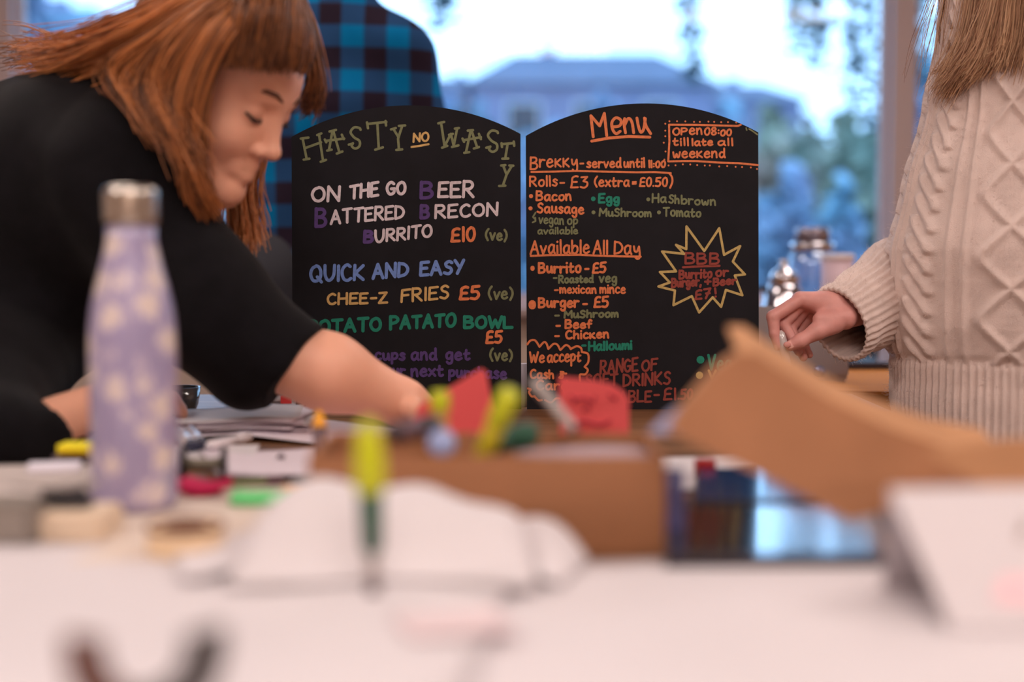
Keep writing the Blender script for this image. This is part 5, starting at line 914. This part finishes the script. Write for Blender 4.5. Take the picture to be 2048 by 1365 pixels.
# shoulder yoke, collar and the near sleeve (outside the frame)
fy = Field((0.45, 1.82, 0.85), (1.12, 2.36, 1.50), 0.007); zt2 = float(zhi)
fy.ell((CX+0.015, D2, zt2-0.01), (0.135, 0.16, 0.055), None, 0.03); fy.cap((CX, D2, zt2), (CX+0.02, D2, zt2+0.055), 0.085, 0.062, 0.03, cut=((CX+0.02, D2, zt2+0.055), (0, 0, 1)))
fy.cap((CX+0.05, D2-0.14, zt2-0.05), (CX+0.12, D2-0.19, 1.14), 0.065, 0.062, 0.03); fy.cap((CX+0.12, D2-0.19, 1.14), (CX+0.13, D2-0.20, 0.90), 0.062, 0.052, 0.03); fy.cap((CX+0.0, D2+0.13, zt2-0.05), (CX+0.03, D2+0.14, 1.14), 0.065, 0.066, 0.03)
fieldobj('jumper_yoke', [fy], m_knit, w3)
# far sleeve with ribbed wide cuff
sc_ = [Vector(P(1678, 650, 1.945)), Vector(P(1704, 634, 1.965)), Vector(P(1745, 610, 2.00)), Vector(P(1800, 575, 2.08)), Vector(P(1880, 520, 2.15)), Vector((CX-0.01, D2+0.14, 1.12))]
cen = crom(sc_, 14); rr = np.interp(np.linspace(0, 1, len(cen)), [0, 0.2, 0.4, 0.6, 0.8, 1], [0.0535, 0.0545, 0.060, 0.072, 0.072, 0.066])
n_ = 220; rings = []; inner = []; nrm0 = (Vector(P(1712, 722, 1.955))-Vector(P(1645, 578, 1.945))).normalized()
for i, c in enumerate(cen):
    t_ = Vector(cen[min(i+1, len(cen)-1)]-cen[max(i-1, 0)]).normalized(); up = (nrm0-t_*nrm0.dot(t_)).normalized(); sd = t_.cross(up)
    for k in range(n_):
        a = 2*PI*k/n_; r_ = rr[i]+0.0016*math.cos(34*a+0.25*math.sin(i*0.3))+0.0015*math.sin(i*0.35+2*a); rings.append(Vector(c)+(up*math.cos(a)*1.0+sd*math.sin(a)*0.82)*r_)
    if i < 22:
        for k in range(n_): a = 2*PI*k/n_; inner.append(Vector(c)+(up*math.cos(a)+sd*math.sin(a)*0.82)*(rr[i]-0.005+0.001*math.cos(34*a)))
N = len(cen)*n_; V = rings+inner; fs = []
for i in range(len(cen)-1): fs += [(i*n_+k, (i+1)*n_+k, (i+1)*n_+(k+1) % n_, i*n_+(k+1) % n_) for k in range(n_)]
for i in range(21): fs += [(N+i*n_+k, N+i*n_+(k+1) % n_, N+(i+1)*n_+(k+1) % n_, N+(i+1)*n_+k) for k in range(n_)]
fs += [(k, (k+1) % n_, N+(k+1) % n_, N+k) for k in range(n_)]
slv = meshobj('sleeve', V, fs, m_knit, w3, True)
# woolly fibres along the knit
rng = np.random.default_rng(5); fz = []
vis = np.argwhere((TH > 0.9*PI) & (TH < 1.55*PI))
for q in vis[rng.integers(0, len(vis), 5200)]:
    i, j = q; p = np.array([Xv[i, j], Yv[i, j], ZZ[i, j]]); nn = np.array([math.cos(TH[i, j]), math.sin(TH[i, j]), 0]); d_ = nn+rng.normal(0, 0.7, 3); L_ = rng.uniform(0.002, 0.006); c2 = rng.normal(0, 0.0012, 3); fz.append([p, p+d_*L_*0.5+c2, p+d_*L_])
for k in rng.integers(0, N, 2600):
    p = np.array(rings[k]); c0 = cen[k//n_]; nn = (p-c0)/np.linalg.norm(p-c0); d_ = nn+rng.normal(0, 0.7, 3); L_ = rng.uniform(0.002, 0.005); fz.append([p, p+d_*L_*0.5+rng.normal(0, 0.001, 3), p+d_*L_])
hairobj('wool_fuzz', fz, m_knit, w3, 0.00016, 0.00008)
# hand, arm, head, legs
HD = 1.935
def hp(x, y, dz=0.0): return P(x, y, HD+dz)
k_ = 1/1470
fh2 = Field(hp(1505, 745, -0.035), hp(1800, 560, 0.0)+Vector((0, 0.10, 0.0)), 0.0014)
fh2.lo[1] = hp(1600, 650).y-0.045
fh2.cap(hp(1790, 618, 0.05), hp(1700, 622, 0.015), 30*k_, 29*k_, 0.012); fh2.cap(hp(1700, 622, 0.015), hp(1655, 616, 0.008), 29*k_, 27*k_, 0.012, flat=((0, 1, 0), 0.72))
for (x, y, dz, r_) in ((1600, 601, 0.002, 12), (1606, 606, 0.012, 12), (1616, 612, 0.022, 12), (1628, 620, 0.031, 11)): fh2.cap(hp(1672, 612+(r_-12)*2, dz*0.7), hp(x, y, dz), 17*k_, r_*k_, 0.010)
fh2.cap(hp(1690, 636, -0.006), hp(1640, 640, -0.012), 24*k_, 15*k_, 0.012); fh2.cap(hp(1668, 604, 0.004), hp(1598, 597, 0.004), 20*k_, 12*k_, 0.010)
fingers(fh2, [([hp(1600, 600, 0.0), hp(1546, 634, -0.004), hp(1549, 668, -0.006), hp(1556, 694, -0.007)], [13*k_, 13*k_, 10.5*k_, 8*k_]),
              ([hp(1606, 606, 0.012), hp(1566, 648, 0.010), hp(1586, 682, 0.004), hp(1597, 704, 0.002)], [12.5*k_, 12.5*k_, 10.5*k_, 8.5*k_]),
              ([hp(1616, 612, 0.022), hp(1580, 658, 0.022), hp(1597, 694, 0.014), hp(1607, 715, 0.010)], [12*k_, 12*k_, 10*k_, 8.5*k_]),
              ([hp(1628, 620, 0.031), hp(1598, 664, 0.032), hp(1610, 694, 0.024), hp(1619, 710, 0.020)], [11*k_, 10.5*k_, 9*k_, 7.5*k_])], 0.0022)
fingers(fh2, [([hp(1668, 650, -0.010), hp(1632, 664, -0.017), hp(1600, 683, -0.019), hp(1581, 692, -0.018)], [19*k_, 16*k_, 13.5*k_, 11*k_])], 0.006)
fh2.ell(hp(1574, 690, -0.0255), (0.0052, 0.0025, 0.0045), None, 0.0006)
OR2 = Vector((CX+0.04, D2, 1.545)); H2, M2 = head_frame(OR2, math.radians(190), math.radians(14)); fq = Field(OR2-Vector((0.16, 0.15, 0.22)), OR2+Vector((0.16, 0.15, 0.17)), 0.004); head_sdf(fq, H2, M2); fq.cap(H2(0, -0.03, -0.05), (CX+0.02, D2, zt2), 0.046, 0.056, 0.03)
fl = Field((0.45, 1.80, 0.0), (1.05, 2.36, 1.48), 0.012); fl.cap((CX+0.01, D2, zt2-0.04), (CX+0.02, D2, 0.86), 0.075, 0.10, 0.04)
for s_ in (-1, 1): fl.cap((CX+0.02, D2+0.05*s_, 0.80), (CX, D2+0.08*s_, 0.46), 0.075, 0.055, 0.03); fl.cap((CX, D2+0.08*s_, 0.46), (CX+0.02, D2+0.08*s_, 0.07), 0.055, 0.034, 0.03); fl.cap((CX+0.03, D2+0.08*s_, 0.04), (CX-0.14, D2+0.09*s_, 0.035), 0.036, 0.026, 0.02)
nearh = Vector((CX+0.13, D2-0.20, 0.83)); fl.cap((CX+0.13, D2-0.20, 0.94), nearh, 0.028, 0.026, 0.01)
fn = Field(nearh-Vector((0.08, 0.06, 0.16)), nearh+Vector((0.08, 0.08, 0.06)), 0.003); fn.cap(nearh+Vector((0, 0, 0.04)), nearh, 0.027, 0.025, 0.01); fn.cap(nearh, nearh+Vector((0, 0, -0.06)), 0.026, 0.030, 0.01, flat=((0, 1, 0), 0.6))
for j in range(4): b0 = nearh+Vector((-0.027+0.018*j, 0, -0.07)); fingers(fn, [([b0, b0+Vector((0, 0.008, -0.035)), b0+Vector((0, 0.020, -0.058))], [0.009, 0.008, 0.007])])
fingers(fn, [([nearh+Vector((-0.02, 0, -0.02)), nearh+Vector((-0.040, 0.010, -0.055)), nearh+Vector((-0.038, 0.018, -0.08))], [0.012, 0.010, 0.008])])
fieldobj('body', [fh2, fq, fl, fn], m_skin2, w3); face_parts(w3, H2, M2)
m_nail = mat('finger_nail', (232, 176, 164), 0.25, coat=0.5)
def nail(a, b, toc, r_):
    d_ = (Vector(b)-Vector(a)).normalized(); n_v = (Vector(toc)-Vector(toc).dot(d_)*d_).normalized(); s_v = d_.cross(n_v); bm = bmesh.new(); rows = []
    for i in range(5):
        row = []
        for j in range(7):
            u = -1+2*j/6; v = i/4; wv = (1-0.35*max(0, v-0.6)/0.4-0.2*max(0, 0.3-v)); row.append(bm.verts.new(Vector(b)+d_*(r_*(-0.5+1.35*v))+s_v*(r_*0.72*u*wv)+n_v*(r_*math.sqrt(max(0.05, 1-(0.66*u*wv)**2-max(0, v-0.35)**2*0.9))+0.0003)))
        rows.append(row)
    for i in range(4):
        for j in range(6): bm.faces.new((rows[i][j], rows[i][j+1], rows[i+1][j+1], rows[i+1][j]))
    return bmobj('finger_nail', bm, m_nail, w3, True)
nail(hp(1600, 683, -0.019), hp(1582, 691.5, -0.018), (-0.1, -1, 0.45), 11*k_); nail(hp(1549, 668, -0.006), hp(1556, 693, -0.007), (-1, -0.4, 0), 8*k_)
o = latheobj('clear_stick', [(0, 0), (0.0045, 0), (0.006, 0.003), (0.0062, 0.050), (0.0050, 0.060), (0.0022, 0.0635), (0, 0.064)], mat('clear_grey_plastic', (196, 186, 184), 0.12, coat=1.0), None, 20, axis_mat(hp(1564, 676, -0.008)-hp(1577, 742, -0.012)), hp(1579, 754, -0.012)); tag(o, 'small clear plastic stick held between finger and thumb over the table', 'stick')
# trousers
fp_ = Field((0.45, 1.80, 0.05), (1.05, 2.36, 1.0), 0.010); fp_.cap((CX+0.02, D2-0.03, 0.86), (CX+0.02, D2+0.03, 0.86), 0.105, 0.105, 0.03)
for s_ in (-1, 1): fp_.cap((CX+0.02, D2+0.05*s_, 0.80), (CX, D2+0.08*s_, 0.46), 0.088, 0.070, 0.03); fp_.cap((CX, D2+0.08*s_, 0.46), (CX+0.02, D2+0.08*s_, 0.12), 0.070, 0.06, 0.03)
fieldobj('trousers', [fp_], mat('blue_denim', (62, 78, 110), 0.85), w3)
# hair
m_h2 = hair_mat('strawberry_blonde_hair', (134, 84, 52), (228, 184, 144), 0.45)
fu = Field(OR2-Vector((0.17, 0.16, 0.20)), OR2+Vector((0.17, 0.16, 0.16)), 0.006); R = [list(r) for r in M2]; fu.ell(H2(0, -0.022, 0.045), (0.081, 0.100, 0.087), R, 0.02); fu.ell(H2(0, -0.06, -0.04), (0.078, 0.05, 0.10), R, 0.03); fu.ell(H2(0, 0.13, -0.03), (0.065, 0.075, 0.095), R, 0.01, 'sub'); fieldobj('hair_undercoat', [fu], mat('blonde_undercoat', (170, 116, 78), 0.7), w3)
rt = lambda x, z: (OR2.x+x, D2-0.075, OR2.z+z)
gg_ = lambda x, z, *p: [Vector(rt(x, z))]+[P(*q) for q in p]
st2 = []
st2 += rndstrands([gg_(-0.03, 0.03, (1935, -180, 1.95), (1900, -30, 1.95), (1882, 60, 1.965), (1890, 110, 1.97))], 60, 0.0022, 11, fray=0.6)
st2 += rndstrands([gg_(-0.03, 0.03, (1950, -180, 1.93), (1925, -20, 1.93), (1908, 60, 1.94), (1893, 130, 1.945), (1852, 150, 1.95))], 90, 0.0026, 12, fray=0.5)
st2 += rndstrands([gg_(-0.02, 0.03, (1965, -180, 1.92), (1940, -20, 1.92), (1925, 80, 1.92), (1895, 150, 1.93), (1872, 215, 1.95)), gg_(0.0, 0.03, (1990, -180, 1.90), (1968, -20, 1.90), (1950, 90, 1.895), (1915, 160, 1.90), (1885, 190, 1.92))], 900, 0.0055, 13)
st2 += rndstrands([gg_(0.0, 0.03, (2000, -180, 1.89), (1985, -20, 1.885), (1965, 60, 1.885), (1940, 130, 1.885), (1900, 175, 1.90)), gg_(0.02, 0.03, (2040, -180, 1.88), (2010, -20, 1.875), (1998, 60, 1.875), (1985, 110, 1.88), (1960, 140, 1.88)), gg_(0.04, 0.03, (2080, -180, 1.88), (2060, -20, 1.875), (2050, 60, 1.875), (2035, 110, 1.88), (2025, 145, 1.88)), gg_(0.07, 0.03, (2150, -180, 1.88), (2130, -20, 1.875), (2110, 60, 1.875), (2090, 140, 1.88), (2080, 190, 1.88))], 3000, 0.006, 14)
st2 += rndstrands([gg_(-0.03, 0.03, (1930, -180, 1.95), (1890, 0, 1.95), (1870, 100, 1.96), (1855, 200, 1.97))], 40, 0.012, 15)
hairobj('hair_strands', st2, m_h2, w3, 0.00065, 0.0002)

# ---- man in the checked shirt
m_chk = bpy.data.materials.new('blue_black_checked_flannel'); m_chk.use_nodes = True; n = m_chk.node_tree; b = n.nodes['Principled BSDF']; b.inputs['Roughness'].default_value = 0.9; b.inputs['Specular IOR Level'].default_value = 0.1
tcn = n.nodes.new('ShaderNodeTexCoord'); sp_ = n.nodes.new('ShaderNodeSeparateXYZ'); n.links.new(tcn.outputs['Object'], sp_.inputs[0])
def stripe(outp, per, ph):
    a = n.nodes.new('ShaderNodeMath'); a.operation = 'MULTIPLY_ADD'; a.inputs[1].default_value = 2*PI/per; a.inputs[2].default_value = ph; s1 = n.nodes.new('ShaderNodeMath'); s1.operation = 'SINE'; q = n.nodes.new('ShaderNodeMath'); q.operation = 'MULTIPLY_ADD'; q.use_clamp = True; q.inputs[1].default_value = 6; q.inputs[2].default_value = 0.5
    n.links.new(outp, a.inputs[0]); n.links.new(a.outputs[0], s1.inputs[0]); n.links.new(s1.outputs[0], q.inputs[0]); return q.outputs[0]
sx_, sz_ = stripe(sp_.outputs[0], 0.088, 1.9), stripe(sp_.outputs[2], 0.088, 0.3); ad = n.nodes.new('ShaderNodeMath'); ad.operation = 'MULTIPLY_ADD'; ad.inputs[1].default_value = 0.5; m5 = n.nodes.new('ShaderNodeMath'); m5.operation = 'MULTIPLY'; m5.inputs[1].default_value = 0.5
n.links.new(sx_, ad.inputs[0]); n.links.new(sz_, m5.inputs[0]); n.links.new(m5.outputs[0], ad.inputs[2]); r = n.nodes.new('ShaderNodeValToRGB'); r.color_ramp.elements[0].color = (*lin((0, 112, 168)), 1); r.color_ramp.elements[1].color = (*lin((40, 30, 44)), 1); e = r.color_ramp.elements.new(0.5); e.color = (*lin((36, 70, 112)), 1)
n.links.new(ad.outputs[0], r.inputs['Fac']); n.links.new(r.outputs['Color'], b.inputs['Base Color'])
DM = 2.9; mc = P(668, 400, DM); mn = empty('person', (mc.x, mc.y, 0), 'man in a blue and black checked shirt standing behind the left menu board', 'person')
fm = Field((mc.x-0.34, mc.y-0.22, 0.86), (mc.x+0.34, mc.y+0.22, 1.62), 0.007)
zsh = 1.45; shx = 0.150
fm.cap((mc.x, mc.y, 1.22), (mc.x, mc.y, 0.96), 0.175, 0.160, 0.05, flat=((0, 1, 0), 0.72)); fm.cap((mc.x-0.09, mc.y, zsh-0.085), (mc.x+0.09, mc.y, zsh-0.085), 0.085, 0.085, 0.06); fm.cap((mc.x, mc.y, zsh-0.02), (mc.x, mc.y+0.01, zsh+0.09), 0.085, 0.064, 0.06)
for s_ in (-1, 1):
    fm.cap((mc.x+(shx-0.012)*s_, mc.y, zsh-0.10), (mc.x+(shx+0.035)*s_, mc.y+0.02, 1.18), 0.070, 0.058, 0.04); fm.cap((mc.x+(shx+0.035)*s_, mc.y+0.02, 1.18), (mc.x+(shx-0.02)*s_, mc.y+0.13, 0.99), 0.058, 0.042, 0.03)
fm.warp(lambda x, y, z: 0.004*np.sin(22*x+30*z+5*np.sin(9*x))*np.sin(17*z+9*y))
so = fieldobj('checked_shirt', [fm], m_chk, mn)
OR3 = Vector((mc.x, mc.y+0.02, zsh+0.20)); H3, M3 = head_frame(OR3, math.radians(80), math.radians(18)); f3 = Field(OR3-Vector((0.16, 0.16, 0.24)), OR3+Vector((0.16, 0.16, 0.17)), 0.004); head_sdf(f3, H3, M3, 1.03); f3.cap(H3(0, -0.03, -0.05), (mc.x, mc.y, zsh), 0.055, 0.065, 0.03)
f4 = Field((mc.x-0.36, mc.y-0.22, 0.0), (mc.x+0.36, mc.y+0.34, 1.5), 0.012); f4.cap((mc.x, mc.y, 1.3), (mc.x, mc.y, 0.95), 0.13, 0.13, 0.04, flat=((0, 1, 0), 0.7))
for s_ in (-1, 1): f4.cap((mc.x+0.09*s_, mc.y, 0.92), (mc.x+0.10*s_, mc.y, 0.50), 0.09, 0.06, 0.03); f4.cap((mc.x+0.10*s_, mc.y, 0.50), (mc.x+0.10*s_, mc.y, 0.08), 0.06, 0.04, 0.03); f4.cap((mc.x+0.10*s_, mc.y-0.05, 0.045), (mc.x+0.11*s_, mc.y+0.14, 0.036), 0.042, 0.034, 0.02)
f5 = Field((mc.x-0.26, mc.y+0.02, 0.86), (mc.x+0.26, mc.y+0.36, 1.08), 0.0035)
for s_ in (-1, 1):
    a = Vector((mc.x+(shx-0.015)*s_, mc.y+0.11, 1.01)); b_ = Vector((mc.x+(shx-0.07)*s_, mc.y+0.20, 0.97)); f5.cap(a, b_, 0.030, 0.026, 0.01); kk = b_+Vector((-0.03*s_, 0.06, -0.01)); f5.cap(b_, kk, 0.027, 0.024, 0.01, flat=((0, 0, 1), 0.7))
    for j in range(4): b0 = kk+Vector((-0.03+0.019*j, 0, 0)); fingers(f5, [([b0, b0+Vector((-0.01*s_, 0.03, -0.012)), b0+Vector((-0.014*s_, 0.035, -0.035))], [0.0105, 0.0095, 0.008])])
    fingers(f5, [([b_+Vector((-0.02*s_, 0.01, 0)), kk+Vector((-0.045*s_, -0.01, -0.01)), kk+Vector((-0.05*s_, 0.02, -0.022))], [0.013, 0.011, 0.009])])
fieldobj('body', [f3, f4, f5], m_skin, mn); face_parts(mn, H3, M3)
fu = Field(OR3-Vector((0.16, 0.16, 0.16)), OR3+Vector((0.16, 0.16, 0.17)), 0.006); R = [list(r) for r in M3]; fu.ell(H3(0, -0.022, 0.048), (0.082, 0.102, 0.088), R, 0.02); fu.ell(H3(0, 0.13, -0.03), (0.065, 0.075, 0.10), R, 0.01, 'sub'); fieldobj('short_hair', [fu], mat('dark_brown_hair', (60, 44, 36), 0.8, bump=0.5, bscale=200), mn)
ft3 = Field((mc.x-0.3, mc.y-0.2, 0.05), (mc.x+0.3, mc.y+0.2, 1.06), 0.010); ft3.cap((mc.x-0.05, mc.y, 0.94), (mc.x+0.05, mc.y, 0.94), 0.13, 0.13, 0.03, flat=((0, 1, 0), 0.8))
for s_ in (-1, 1): ft3.cap((mc.x+0.09*s_, mc.y, 0.90), (mc.x+0.10*s_, mc.y, 0.50), 0.10, 0.075, 0.03); ft3.cap((mc.x+0.10*s_, mc.y, 0.50), (mc.x+0.10*s_, mc.y, 0.10), 0.075, 0.065, 0.03)
fieldobj('trousers', [ft3], mat('charcoal_trousers', (46, 46, 54), 0.85), mn)
